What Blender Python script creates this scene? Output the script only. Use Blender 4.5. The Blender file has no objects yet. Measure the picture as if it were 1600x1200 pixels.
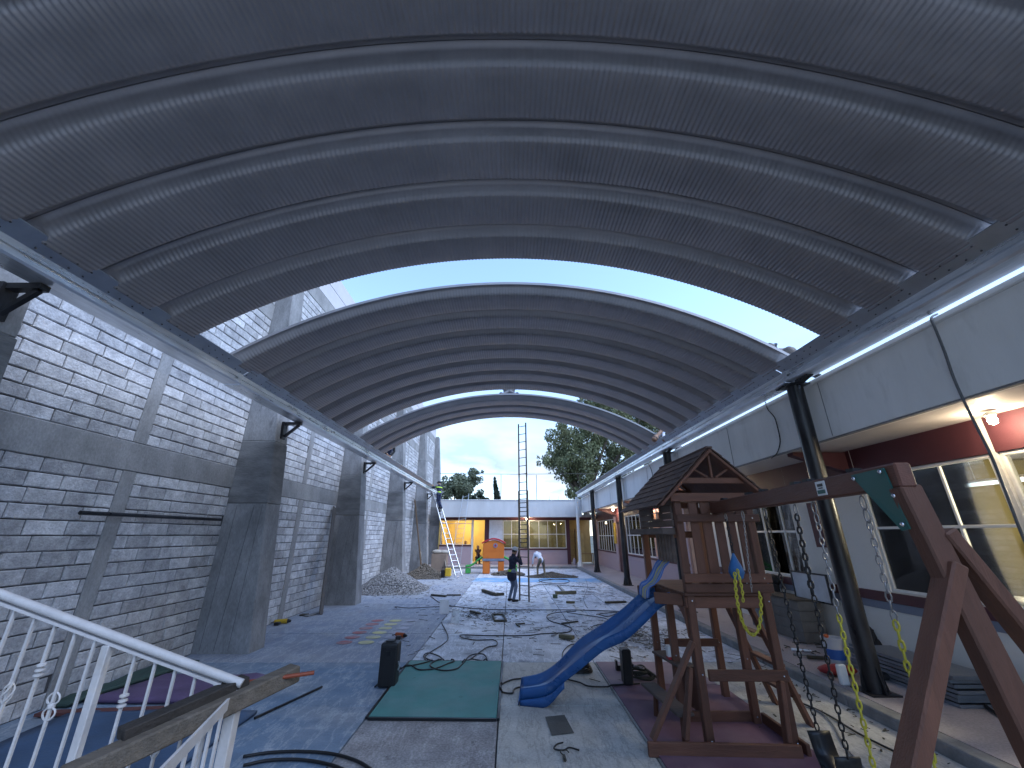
import bpy, bmesh, math, random
import numpy as np
from mathutils import Vector, Matrix
random.seed(7); rng = np.random.default_rng(7)
SC = bpy.context.scene
COL = SC.collection
# ---------------------------------------------------------------- camera
CF, CP, CY, CH = 623.53, .3609, .0041, 2.2
cam = bpy.data.cameras.new('camera'); camo = bpy.data.objects.new('camera', cam); COL.objects.link(camo)
cam.sensor_width = 36; cam.lens = CF/1600*36; cam.clip_start = .05; cam.clip_end = 3000
camo.location = (0, 0, CH); camo.rotation_euler = (math.pi/2+CP, 0, -CY)
SC.camera = camo
# ---------------------------------------------------------------- sky, sun, exposure
SUN_EL, SUN_AZ = math.radians(50), math.radians(116)      # azimuth measured from +Y towards +X
W = bpy.data.worlds.new('World'); SC.world = W; W.use_nodes = True
nt = W.node_tree; nd = nt.nodes; ln = nt.links
bg = nd['Background']
sky = nd.new('ShaderNodeTexSky'); sky.sky_type = 'NISHITA'; sky.sun_disc = False
sky.sun_elevation = SUN_EL; sky.sun_rotation = SUN_AZ; sky.altitude = 2200; sky.air_density = 1.25; sky.dust_density = .3; sky.ozone_density = 2.2
tc = nd.new('ShaderNodeTexCoord'); sep = nd.new('ShaderNodeSeparateXYZ'); ln.new(tc.outputs['Generated'], sep.inputs[0])
mp = nd.new('ShaderNodeMapping'); mp.inputs['Scale'].default_value = (1.6, 1.6, 4.2); ln.new(tc.outputs['Generated'], mp.inputs[0])
cn = nd.new('ShaderNodeTexNoise'); cn.inputs['Scale'].default_value = 1.9; cn.inputs['Detail'].default_value = 7; cn.inputs['Roughness'].default_value = .52
ln.new(mp.outputs[0], cn.inputs['Vector'])
cr = nd.new('ShaderNodeValToRGB'); cr.color_ramp.elements[0].position = .44; cr.color_ramp.elements[1].position = .58; ln.new(cn.outputs['Fac'], cr.inputs[0])
er = nd.new('ShaderNodeMapRange'); er.inputs['From Min'].default_value = .12; er.inputs['From Max'].default_value = .42
er.inputs['To Min'].default_value = .92; er.inputs['To Max'].default_value = .0; ln.new(sep.outputs['Z'], er.inputs['Value'])
vm = nd.new('ShaderNodeMath'); vm.operation = 'MAXIMUM'; vm.inputs[1].default_value = .62; ln.new(cr.outputs[0], vm.inputs[0])
mm = nd.new('ShaderNodeMath'); mm.operation = 'MULTIPLY'; ln.new(vm.outputs[0], mm.inputs[0]); ln.new(er.outputs[0], mm.inputs[1])
# cloud body: lavender underside, white where the same noise is thick
cc = nd.new('ShaderNodeValToRGB'); cc.color_ramp.elements[0].position = .46; cc.color_ramp.elements[1].position = .62
cc.color_ramp.elements[0].color = (.95, 1.15, 1.75, 1); cc.color_ramp.elements[1].color = (1.75, 1.9, 2.1, 1)
n2 = nd.new('ShaderNodeTexNoise'); n2.inputs['Scale'].default_value = 2.6; n2.inputs['Detail'].default_value = 5; ln.new(mp.outputs[0], n2.inputs['Vector'])
ln.new(n2.outputs['Fac'], cc.inputs[0])
mx = nd.new('ShaderNodeMix'); mx.data_type = 'RGBA'
ln.new(mm.outputs[0], mx.inputs['Factor']); ln.new(sky.outputs[0], mx.inputs['A']); ln.new(cc.outputs[0], mx.inputs['B'])
ln.new(mx.outputs['Result'], bg.inputs['Color']); bg.inputs['Strength'].default_value = .125
sl = bpy.data.lights.new('sun', 'SUN'); sl.energy = .85; sl.angle = math.radians(55); sl.color = (.84, .9, 1)
so = bpy.data.objects.new('sun', sl); COL.objects.link(so)
sd = Vector((math.sin(SUN_AZ)*math.cos(SUN_EL), math.cos(SUN_AZ)*math.cos(SUN_EL), math.sin(SUN_EL)))
so.rotation_euler = sd.to_track_quat('Z', 'Y').to_euler()
vs = SC.view_settings; vs.view_transform = 'Standard'; vs.look = 'None'; vs.gamma = 1; vs.use_curve_mapping = False; vs.exposure = 2.08
SC.cycles.max_bounces = 7; SC.cycles.diffuse_bounces = 4; SC.cycles.glossy_bounces = 3; SC.cycles.transparent_max_bounces = 10
SC.cycles.use_denoising = True; SC.cycles.sample_clamp_indirect = 6

# ---------------------------------------------------------------- measuring: photo pixel -> point of the place
def ray(px, py):
    u = (px-800)/CF; v = (600-py)/CF
    y = math.cos(CP)-v*math.sin(CP); z = math.sin(CP)+v*math.cos(CP)
    return (u*math.cos(CY)+y*math.sin(CY), -u*math.sin(CY)+y*math.cos(CY), z)
def at(px, py, X=None, Y=None, z=None):
    d = ray(px, py)
    t = X/d[0] if X is not None else Y/d[1] if Y is not None else (z-CH)/d[2]
    return Vector((d[0]*t, d[1]*t, CH+d[2]*t))
def G(px, py, z=0.): return at(px, py, z=z)

# ---------------------------------------------------------------- materials
def _n(nt, t, **k):
    n = nt.nodes.new(t)
    for a, b in k.items(): setattr(n, a, b)
    return n
def M(name, c, rough=.75, metal=0., var=.18, scale=2.5, c2=None, amt=.5, s2=.7, bump=.25, bs=45, isl=0., spec=.4, stretch=(1, 1, 1), lo=.42, hi=.62, c3=None, s3=6., lo3=.55, hi3=.62, grit=0., scratch=None):
    m = bpy.data.materials.new(name); m.use_nodes = True; t = m.node_tree; L = t.links
    b = t.nodes['Principled BSDF']; b.inputs['Metallic'].default_value = metal; b.inputs['Specular IOR Level'].default_value = spec
    g = _n(t, 'ShaderNodeNewGeometry'); mpn = _n(t, 'ShaderNodeMapping'); mpn.inputs['Scale'].default_value = stretch
    L.new(g.outputs['Position'], mpn.inputs[0]); P = mpn.outputs[0]
    n1 = _n(t, 'ShaderNodeTexNoise'); n1.inputs['Scale'].default_value = scale; n1.inputs['Detail'].default_value = 9; n1.inputs['Roughness'].default_value = .65
    L.new(P, n1.inputs['Vector'])
    r1 = _n(t, 'ShaderNodeMapRange'); r1.inputs['From Min'].default_value = .3; r1.inputs['From Max'].default_value = .7
    r1.inputs['To Min'].default_value = 1-var; r1.inputs['To Max'].default_value = 1+var; L.new(n1.outputs['Fac'], r1.inputs['Value'])
    base = _n(t, 'ShaderNodeRGB'); base.outputs[0].default_value = (*c, 1); col = base.outputs[0]
    def mixin(col, cx, amount, sc_, a, z, det=6):
        n = _n(t, 'ShaderNodeTexNoise'); n.inputs['Scale'].default_value = sc_; n.inputs['Detail'].default_value = det; n.inputs['Roughness'].default_value = .6
        L.new(P, n.inputs['Vector'])
        r = _n(t, 'ShaderNodeMapRange'); r.inputs['From Min'].default_value = a; r.inputs['From Max'].default_value = z; r.inputs['To Max'].default_value = amount
        L.new(n.outputs['Fac'], r.inputs['Value'])
        x = _n(t, 'ShaderNodeMix', data_type='RGBA'); x.inputs['B'].default_value = (*cx, 1)
        L.new(r.outputs[0], x.inputs['Factor']); L.new(col, x.inputs['A']); return x.outputs['Result']
    if c2: col = mixin(col, c2, amt, s2, lo, hi)
    if c3: col = mixin(col, c3, .9, s3, lo3, hi3, 9)
    if scratch:     # thin worn lines: ridges of a stretched noise
        mp2 = _n(t, 'ShaderNodeMapping'); mp2.inputs['Scale'].default_value = (2.2, .5, 1); mp2.inputs['Rotation'].default_value = (0, 0, .35); L.new(g.outputs['Position'], mp2.inputs[0])
        ns_ = _n(t, 'ShaderNodeTexNoise'); ns_.inputs['Scale'].default_value = 1.7; ns_.inputs['Detail'].default_value = 7; ns_.inputs['Roughness'].default_value = .7; L.new(mp2.outputs[0], ns_.inputs['Vector'])
        s1 = _n(t, 'ShaderNodeMath', operation='SUBTRACT'); s1.inputs[1].default_value = .5; L.new(ns_.outputs['Fac'], s1.inputs[0]); s2_ = _n(t, 'ShaderNodeMath', operation='ABSOLUTE'); L.new(s1.outputs[0], s2_.inputs[0])
        s3_ = _n(t, 'ShaderNodeMapRange'); s3_.inputs['From Min'].default_value = 0; s3_.inputs['From Max'].default_value = .03; s3_.inputs['To Min'].default_value = .75; s3_.inputs['To Max'].default_value = 0; L.new(s2_.outputs[0], s3_.inputs['Value'])
        x = _n(t, 'ShaderNodeMix', data_type='RGBA'); x.inputs['B'].default_value = (*scratch, 1); L.new(s3_.outputs[0], x.inputs['Factor']); L.new(col, x.inputs['A']); col = x.outputs['Result']
    if grit:
        ng = _n(t, 'ShaderNodeTexNoise'); ng.inputs['Scale'].default_value = 38; ng.inputs['Detail'].default_value = 3; L.new(P, ng.inputs['Vector'])
        rg = _n(t, 'ShaderNodeMapRange'); rg.inputs['From Min'].default_value = .35; rg.inputs['From Max'].default_value = .65; rg.inputs['To Min'].default_value = 1-grit; rg.inputs['To Max'].default_value = 1+grit; L.new(ng.outputs['Fac'], rg.inputs['Value'])
        sg_ = _n(t, 'ShaderNodeVectorMath', operation='SCALE'); L.new(col, sg_.inputs[0]); L.new(rg.outputs[0], sg_.inputs['Scale']); col = sg_.outputs[0]
    if isl:
        oi = _n(t, 'ShaderNodeObjectInfo'); ad = _n(t, 'ShaderNodeMath', operation='ADD'); L.new(oi.outputs['Random'], ad.inputs[0]); L.new(g.outputs['Random Per Island'], ad.inputs[1])
        fr = _n(t, 'ShaderNodeMath', operation='FRACT'); L.new(ad.outputs[0], fr.inputs[0])
        ri = _n(t, 'ShaderNodeMapRange'); ri.inputs['To Min'].default_value = 1-isl; ri.inputs['To Max'].default_value = 1+isl; L.new(fr.outputs[0], ri.inputs['Value'])
        mu = _n(t, 'ShaderNodeMath', operation='MULTIPLY'); L.new(ri.outputs[0], mu.inputs[0]); L.new(r1.outputs[0], mu.inputs[1]); f = mu.outputs[0]
    else: f = r1.outputs[0]
    sc = _n(t, 'ShaderNodeVectorMath', operation='SCALE'); L.new(col, sc.inputs[0]); L.new(f, sc.inputs['Scale']); L.new(sc.outputs[0], b.inputs['Base Color'])
    rr = _n(t, 'ShaderNodeMapRange'); rr.inputs['From Min'].default_value = .3; rr.inputs['From Max'].default_value = .7
    rr.inputs['To Min'].default_value = max(.03, rough-.1); rr.inputs['To Max'].default_value = min(1, rough+.1); L.new(n1.outputs['Fac'], rr.inputs['Value']); L.new(rr.outputs[0], b.inputs['Roughness'])
    if bump:
        n3 = _n(t, 'ShaderNodeTexNoise'); n3.inputs['Scale'].default_value = bs; n3.inputs['Detail'].default_value = 5; L.new(P, n3.inputs['Vector'])
        bu = _n(t, 'ShaderNodeBump'); bu.inputs['Strength'].default_value = bump; bu.inputs['Distance'].default_value = .02
        L.new(n3.outputs['Fac'], bu.inputs['Height']); L.new(bu.outputs[0], b.inputs['Normal'])
    return m
def EM(name, c, s):
    m = bpy.data.materials.new(name); m.use_nodes = True; b = m.node_tree.nodes['Principled BSDF']
    b.inputs['Base Color'].default_value = (*c, 1); b.inputs['Emission Color'].default_value = (*c, 1); b.inputs['Emission Strength'].default_value = s
    return m
def GLASS(name, tint=(.93, .95, .93), refl=.045):
    m = bpy.data.materials.new(name); m.use_nodes = True; t = m.node_tree; L = t.links; t.nodes.remove(t.nodes['Principled BSDF'])
    tr = _n(t, 'ShaderNodeBsdfTransparent'); tr.inputs[0].default_value = (*tint, 1); gl = _n(t, 'ShaderNodeBsdfGlossy'); gl.inputs['Roughness'].default_value = .03
    lw = _n(t, 'ShaderNodeFresnel'); lw.inputs[0].default_value = 1.5
    ma = _n(t, 'ShaderNodeMath', operation='ADD'); ma.inputs[1].default_value = refl-.04; L.new(lw.outputs[0], ma.inputs[0])
    x = _n(t, 'ShaderNodeMixShader'); L.new(ma.outputs[0], x.inputs[0]); L.new(tr.outputs[0], x.inputs[1]); L.new(gl.outputs[0], x.inputs[2]); L.new(x.outputs[0], t.nodes['Material Output'].inputs[0])
    return m

# ---------------------------------------------------------------- mesh helpers
class B:
    """collects shapes; .ob() links them as one mesh object"""
    def __init__(s): s.v = []; s.f = []; s.m = []; s.mi = 0
    def add(s, v, f):
        o = len(s.v); s.v += [tuple(p) for p in v]; s.f += [tuple(i+o for i in q) for q in f]; s.m += [s.mi]*len(f); return s
    def bx(s, x0, x1, y0, y1, z0, z1):
        return s.add([(x0,y0,z0),(x1,y0,z0),(x1,y1,z0),(x0,y1,z0),(x0,y0,z1),(x1,y0,z1),(x1,y1,z1),(x0,y1,z1)],
                     [(3,2,1,0),(4,5,6,7),(0,1,5,4),(1,2,6,5),(2,3,7,6),(3,0,4,7)])
    def bar(s, p, q, w, h, up=(0,0,1)):
        p, q = Vector(p), Vector(q); d = (q-p).normalized(); u = Vector(up)
        a = d.cross(u)
        if a.length < 1e-4: a = d.cross(Vector((1,0,0)))
        a.normalize(); c = a.cross(d).normalized(); a *= w/2; c *= h/2
        return s.add([p-a-c, p+a-c, p+a+c, p-a+c, q-a-c, q+a-c, q+a+c, q-a+c], [(3,2,1,0),(4,5,6,7),(0,1,5,4),(1,2,6,5),(2,3,7,6),(3,0,4,7)])
    def tube(s, pts, r, n=8, cap=True):
        pts = [Vector(p) for p in pts]; k = len(pts); rs = r if isinstance(r, (list, tuple)) else [r]*k
        v = []; a = None
        for i in range(k):
            d = (pts[min(i+1, k-1)]-pts[max(i-1, 0)]).normalized()
            if a is None:
                a = d.orthogonal().normalized()
            else:
                a = (a-d*a.dot(d)); a = a.normalized() if a.length > 1e-6 else d.orthogonal().normalized()
            b = d.cross(a)
            v += [pts[i]+(a*math.cos(2*math.pi*j/n)+b*math.sin(2*math.pi*j/n))*rs[i] for j in range(n)]
        f = [(i*n+j, i*n+(j+1)%n, (i+1)*n+(j+1)%n, (i+1)*n+j) for i in range(k-1) for j in range(n)]
        if cap: f += [tuple(reversed(range(n))), tuple(range((k-1)*n, k*n))]
        return s.add(v, f)
    def lathe(s, prof, c=(0,0,0), n=16, axis=None):
        v = []; f = []; k = len(prof)
        for r, z in prof: v += [(c[0]+r*math.cos(2*math.pi*j/n), c[1]+r*math.sin(2*math.pi*j/n), c[2]+z) for j in range(n)]
        f = [(i*n+j, i*n+(j+1)%n, (i+1)*n+(j+1)%n, (i+1)*n+j) for i in range(k-1) for j in range(n)]
        f += [tuple(reversed(range(n))), tuple(range((k-1)*n, k*n))]
        return s.add(v, f)
    def ell(s, c, r, n=10, k=7):
        pr = [(max(.02, math.sin(math.pi*i/k)), -math.cos(math.pi*i/k)) for i in range(k+1)]
        o = len(s.v); s.lathe(pr, (0,0,0), n)
        for i in range(o, len(s.v)):
            x, y, z = s.v[i]; s.v[i] = (c[0]+x*r[0], c[1]+y*r[1], c[2]+z*r[2])
        return s
    def prism(s, poly, a, b):
        """poly: list of 3D points (planar); extruded from offset a to offset b (vectors)"""
        n = len(poly); a, b = Vector(a), Vector(b)
        v = [Vector(p)+a for p in poly]+[Vector(p)+b for p in poly]
        return s.add(v, [tuple(reversed(range(n))), tuple(range(n, 2*n))]+[(i, (i+1)%n, n+(i+1)%n, n+i) for i in range(n)])
    def mesh(s, name):
        me = bpy.data.meshes.new(name); me.from_pydata([tuple(p) for p in s.v], [], s.f); me.update()
        bm = bmesh.new(); bm.from_mesh(me); bmesh.ops.recalc_face_normals(bm, faces=bm.faces); bm.to_mesh(me); bm.free()
        return me
    def ob(s, name, mat, parent=None, smooth=False, bevel=0, seg=1, kind=None, weld=False):
        me = s.mesh(name)
        for m in (mat if isinstance(mat, (list, tuple)) else [mat]): me.materials.append(m)
        if any(s.m): me.polygons.foreach_set('material_index', s.m)
        if smooth:
            me.polygons.foreach_set('use_smooth', [True]*len(me.polygons))
            if smooth != 'all':
                try: me.set_sharp_from_angle(angle=math.radians(40))
                except Exception: pass
        o = bpy.data.objects.new(name, me); COL.objects.link(o)
        if parent: adopt(o, parent)
        if bevel:
            b = o.modifiers.new('bevel', 'BEVEL'); b.width = bevel; b.segments = seg; b.limit_method = 'ANGLE'; b.harden_normals = False
        if kind: o['kind'] = kind
        return o
def wmat(p):
    return (wmat(p.parent) @ p.matrix_parent_inverse if p.parent else Matrix.Identity(4)) @ p.matrix_basis
def adopt(o, p):
    o.parent = p; o.matrix_parent_inverse = wmat(p).inverted()
def T(name, label, cat, loc=(0,0,0), group=None, kind=None):
    o = bpy.data.objects.new(name, None); COL.objects.link(o); o.location = loc; o.empty_display_size = .1
    tag(o, label, cat, group, kind); return o
def tag(o, label=None, cat=None, group=None, kind=None):
    if label: o['label'] = label
    if cat: o['category'] = cat
    if group: o['group'] = group
    if kind: o['kind'] = kind
    return o
def struct(o, label=None):
    o['kind'] = 'structure'
    if label: o['label'] = label
    return o
def bez(pts, n=8):
    """Catmull-Rom through points"""
    P = [Vector(p) for p in pts]; P = [P[0]*2-P[1]]+P+[P[-1]*2-P[-2]]; out = []
    for i in range(1, len(P)-2):
        a, b, c, d = P[i-1:i+3]
        for k in range(n):
            t = k/n; out.append(.5*((2*b)+(c-a)*t+(2*a-5*b+4*c-d)*t*t+(3*b-a-3*c+d)*t**3))
    return out+[P[-2]]

# ---------------------------------------------------------------- palette
m_conc = M('concrete', (.23,.23,.235), .9, var=.3, scale=1.6, c2=(.30,.30,.30), amt=.7, s2=.9, bump=.35, bs=30, stretch=(1,1,.6), grit=.10)
m_conc2 = M('board_cast_concrete', (.24,.24,.245), .92, var=.26, scale=4., c2=(.15,.15,.155), amt=.7, s2=1.1, bump=.35, bs=26, stretch=(1.,1.,.45), c3=(.09,.09,.095), s3=2.6, lo3=.62, hi3=.72, grit=.10)
m_block = M('concrete_block', (.45,.45,.465), .95, var=.25, scale=7, c2=(.29,.29,.31), amt=.6, s2=3, bump=.6, bs=34, isl=.22, grit=.12)
m_mortar = M('mortar', (.075,.075,.08), .95, var=.25, scale=6)
m_plaster = M('painted_plaster_cap', (.50,.49,.52), .9, var=.08, scale=1.5)
m_roof = M('zinc_roof_sheet', (.30,.285,.29), .42, metal=.5, var=.12, scale=.9, c2=(.25,.24,.245), amt=.5, s2=2.5, bump=0, isl=.05)
m_galv = M('galvanised_steel', (.78,.81,.85), .32, metal=.75, var=.22, scale=5, c2=(.55,.58,.63), amt=.6, s2=9, bump=.05, bs=14, stretch=(1,.15,1))
m_plate = M('blue_grey_plate', (.40,.43,.47), .36, metal=.8, var=.15, scale=3, bump=.03)
m_bolt = M('bolt', (.06,.06,.07), .5, metal=.6, bump=0)
m_black = M('black_steel', (.018,.018,.02), .34, metal=.3, var=.3, scale=6, c2=(.05,.05,.055), amt=.6, s2=4, bump=.06, stretch=(1,1,.3))
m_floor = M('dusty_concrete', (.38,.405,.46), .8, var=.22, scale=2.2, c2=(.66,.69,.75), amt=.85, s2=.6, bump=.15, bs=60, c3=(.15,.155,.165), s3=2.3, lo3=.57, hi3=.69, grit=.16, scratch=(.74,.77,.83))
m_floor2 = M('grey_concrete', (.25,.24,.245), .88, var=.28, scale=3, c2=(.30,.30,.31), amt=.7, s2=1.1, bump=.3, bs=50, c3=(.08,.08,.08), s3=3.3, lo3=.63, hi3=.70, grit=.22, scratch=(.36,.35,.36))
m_beige = M('beige_concrete', (.50,.49,.46), .88, var=.14, scale=2, c2=(.38,.37,.35), amt=.7, s2=1.2, bump=.2, bs=60, c3=(.11,.11,.10), s3=1.9, lo3=.66, hi3=.73, grit=.10, scratch=(.30,.29,.27))
m_bluef = M('worn_blue_paint', (.145,.215,.31), .72, var=.22, scale=2.2, c2=(.24,.26,.29), amt=.85, s2=.55, bump=.12, bs=50, c3=(.34,.36,.39), s3=2.2, lo3=.60, hi3=.70, stretch=(1,1.6,1), grit=.10, scratch=(.34,.38,.43))
m_bluel = M('bluish_concrete', (.24,.27,.34), .72, var=.16, scale=2.2, c2=(.30,.31,.34), amt=.85, s2=.45, bump=.12, bs=50, c3=(.36,.37,.40), s3=1.6, lo3=.57, hi3=.72, grit=.12, scratch=(.42,.44,.48))
m_sub = M('joint_earth', (.07,.07,.072), .95)
m_walk = M('pink_walkway', (.36,.32,.33), .85, var=.16, scale=2, c2=(.27,.25,.26), amt=.7, s2=1, bump=.2, c3=(.2,.19,.19), s3=2.4, lo3=.6, hi3=.7, grit=.12)
m_kerb = M('kerb', (.22,.22,.22), .9, var=.3, scale=5, bump=.5, bs=22)
m_cream = M('cream_plaster', (.66,.65,.62), .85, var=.07, scale=1.2, c2=(.58,.57,.55), amt=.5, s2=.6, bump=.12, bs=25)
m_creamL = M('pale_plaster', (.74,.735,.72), .85, var=.07, scale=1.5, c2=(.66,.655,.645), amt=.5, s2=.7, bump=.12, bs=25, c3=(.56,.555,.54), s3=3.2, lo3=.56, hi3=.78, stretch=(1,1,.28))
m_soffit = M('soffit_paint', (.50,.47,.46), .6, var=.1, scale=4, bump=.2, bs=12)
m_maroon = M('maroon_paint', (.075,.022,.03), .6, var=.15, scale=2, bump=.1)
m_pink = M('pink_paint', (.45,.34,.36), .8, var=.08, scale=1.4, c2=(.38,.29,.31), amt=.5, bump=.1)
m_bluegrey = M('bluegrey_band', (.19,.21,.27), .8, var=.1, bump=.1)
m_white = M('white_frame', (.70,.70,.69), .5, var=.06, bump=.03)
m_glass = GLASS('window_glass')
m_olive = M('olive_room_wall', (.30,.26,.13), .85, var=.08, bump=.05)
m_yellow = M('yellow_room_wall', (.60,.46,.17), .8, var=.06, bump=.04)
m_dark = M('dark_interior', (.05,.045,.042), .9, bump=0)
m_creamF = M('far_plaster', (.56,.56,.57), .85, var=.08, scale=1.5, c2=(.49,.49,.495), amt=.6, s2=.7, bump=.12, bs=25, c3=(.42,.42,.42), s3=3.2, lo3=.6, hi3=.8, stretch=(1,1,.28))
# ================================================================ SETTING
struct(B().bx(-400, 400, -200, 900, -.4, -.12).ob('ground', M('yard_earth', (.12,.115,.09), .95, var=.3, scale=.3, c2=(.07,.08,.045), amt=.7, s2=.05)))
# ---- courtyard floor: sub-base plus cast slabs with open joints
fl = struct(B().bx(-6.6, 4.75, -12.8, 32.6, -.12, -.035).ob('courtyard_floor', m_sub))
XE = [-6.3, -1.85, -.15, 1.55, 3.25, 4.63]; YE = [-12.7, -6.9, -2., 2.4, 4.5, 6.7, 8.7, 11., 13.3, 15.2, 17.6, 20., 22.4, 24.8, 27.4, 30.3]
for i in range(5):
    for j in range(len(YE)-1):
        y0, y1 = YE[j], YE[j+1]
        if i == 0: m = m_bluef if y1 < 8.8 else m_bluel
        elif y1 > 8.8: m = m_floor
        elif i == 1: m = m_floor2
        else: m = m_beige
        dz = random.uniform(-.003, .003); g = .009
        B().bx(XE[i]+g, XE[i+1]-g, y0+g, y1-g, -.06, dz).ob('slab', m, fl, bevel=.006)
# walkway and kerb (right side and far side)
wk = struct(B().bx(4.83, 6.62, -7, 32.65, -.1, .13).bx(-6.2, 4.829, 30.5, 32.65, -.1, .128).ob('walkway', m_walk))
kb = struct(B().bx(4.83, 4.832, 0, .01, .0, .01).ob('kerb', m_kerb))
y = -7.
while y < 30.4:
    y1 = min(30.48, y+1.95); B().bx(4.63, 4.826, y+.006, y1-.006, -.1, .135+random.uniform(-.004, .004)).ob('kerb_stone', m_kerb, kb, bevel=.022, seg=2); y = y1
x = -6.2
while x < 4.6:
    x1 = min(4.62, x+1.95); B().bx(x+.006, x1-.006, 30.31, 30.497, -.1, .13).ob('kerb_stone', m_kerb, kb, bevel=.02, seg=2); x = x1
# paint on the slabs
m_pblue = M('sky_blue_paint', (.19,.38,.62), .7, var=.2, scale=3, c2=(.40,.45,.50), amt=.8, s2=1.2, lo=.5, hi=.62)
m_pwhite = M('white_line_paint', (.62,.63,.64), .75, var=.15, scale=5, c2=(.4,.4,.41), amt=.8, s2=3)
def sheet(name, poly, z, mat, label):
    return struct(B().prism([(p[0], p[1], z) for p in poly], (0,0,-.0025), (0,0,0)).ob(name, mat), label)
sheet('painted_band', [(-1.95,21.9),(4.55,21.8),(4.55,23.7),(-1.8,23.95)], .0075, m_pblue, 'pale blue painted band across the far floor')
for (a, b, c, d) in [((846,932),(852,932),(868,962),(856,962)), ((890,944),(897,944),(922,964),(912,964)), ((860,985),(866,985),(880,1000),(870,1000)), ((700,953),(716,952),(730,957),(706,958))]:
    sheet('painted_line', [G(*p) for p in (a,b,c,d)], .0075, m_pwhite, 'worn white painted line on the court floor')
m_dot = {'red': M('red_dot', (.42,.16,.16), .8, var=.2, c2=(.3,.3,.33), amt=.6, s2=4), 'yellow': M('yellow_dot', (.60,.56,.27), .8, var=.2, c2=(.4,.4,.38), amt=.6, s2=4), 'white': M('lilac_dot', (.43,.43,.50), .8, var=.2, c2=(.3,.3,.34), amt=.6, s2=4)}
dots = struct(B().bx(-3.9, -3.89, 10, 10.01, .0015, .002).ob('painted_game', m_dot['white']), 'painted rows of red, yellow and lilac dots for a floor game')
for cx, nm in ((-3.61,'red'), (-3.13,'yellow'), (-2.70,'white')):
    for k in range(6):
        yy = 10.13+k*.47
        B().prism([(cx+.17*math.cos(a*math.pi/9), yy+.15*math.sin(a*math.pi/9), .0075) for a in range(18)], (0,0,-.0025), (0,0,0)).ob('painted_dot', m_dot[nm], dots)

# ---- left wall of concrete blocks between tapered buttresses
XW = -6.28
m_conc3 = M('upper_lift_concrete', (.19,.19,.192), .92, var=.28, scale=3., c2=(.10,.10,.105), amt=.7, s2=1.6, bump=.4, bs=20, stretch=(.6,.6,1.6))
wall = T('block_wall', 'tall unpainted concrete block wall with tapered buttresses along one side of the court', 'wall', (XW, 15, 0))
B().bx(-6.62, XW-.022, -7, 35, -.1, 9.6).ob('mortar_bed', m_mortar, wall)
CYS = [-2.3, 3.48, 9.25, 15.05, 21.2, 27.3, 33.0]; TIES = [.75, 6.58, 12.35, 18.3, 24.4, 30.3]
for k, cy in enumerate(CYS):
    top = 9.9 if k == 6 else 10.2
    fx = lambda z: -5.15-.088*z
    bt = None
    for i, (z0, z1) in enumerate([(-.05, 2.85), (2.853, 4.25), (4.253, 6.9), (6.903, top)]):
        e = (0, .006, -.004, .004)[i]
        b = B().prism([(-6.31, cy-e, z0), (fx(z0)+e, cy-e, z0), (fx(z1)+e, cy-e, z1), (-6.31, cy-e, z1)], (0,0,0), (0,.55+2*e,0))
        o = b.ob('buttress' if i == 0 else 'cast_lift', m_conc2 if i != 1 else m_conc3, wall if i == 0 else bt, bevel=.014); bt = bt or o
    for j in range(3):      # board marks and a shrinkage crack on the lower lift
        x = fx(1.4)-.2-.28*j
        B().bar((x-.10, cy-.0015, .05), (x-.02+.1*(j == 1), cy-.0015, 2.82), .004, .008+.004*(j == 1), (0,1,0)).ob('crack', m_mortar, bt)
BON = [(3.18, 3.64), (5.32, 5.78), (7.45, 7.9), (9.25, 9.75)]
for z0, z1 in BON:
    for k in range(len(CYS)-1):
        B().bx(-6.5, XW+.012, CYS[k]+.552, CYS[k+1]-.002, z0, z1).ob('bond_beam', m_conc, wall, bevel=.012)
for ty in TIES:
    for z0, z1 in [(-.05, 3.178), (3.642, 5.318), (5.782, 7.448), (7.902, 9.248)]:
        B().bx(-6.5, XW+.009, ty, ty+.25, z0, z1).ob('tie_column', m_conc, wall, bevel=.012)
B().bx(-6.5, XW+.016, -7, 33, 9.752, 10.32).bx(-6.5, XW+.016, -7, 33, 10.345, 10.95).ob('parapet_cap', m_plaster, wall)
def block_mesh(l, h, d, seed):
    r = random.Random(seed); j = lambda a: r.uniform(-a, a)
    o = [(y*l/2, z*h/2) for y, z in ((-1,-1),(-.33,-1),(.33,-1),(1,-1),(1,1),(.33,1),(-.33,1),(-1,1))]
    v = [(-.06, y, z) for y, z in o]+[(d*.35, y+j(.004), z+j(.004)) for y, z in o]+[(d, (y-math.copysign(.012, y) if abs(y) > l*.4 else y)+j(.006), z-math.copysign(.012, z)+j(.004)) for y, z in o]
    f = [(i, (i+1)%8, 8+(i+1)%8, 8+i) for i in range(8)]+[(8+i, 8+(i+1)%8, 16+(i+1)%8, 16+i) for i in range(8)]+[(16,17,22,23),(17,18,21,22),(18,19,20,21)]
    return v, f
LB, HB = .5, .196
bmeshes = []
for k in range(6):
    b = B(); b.add(*block_mesh(LB-.015, HB-.014, .018, k)); me = b.mesh('brick'); me.materials.append(m_block); bmeshes.append(me)
rest = B(); npart = 0
edges = []
for k in range(len(CYS)-1):
    edges += [(CYS[k]+.55, TIES[k]), (TIES[k]+.25, CYS[k+1])]
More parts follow.
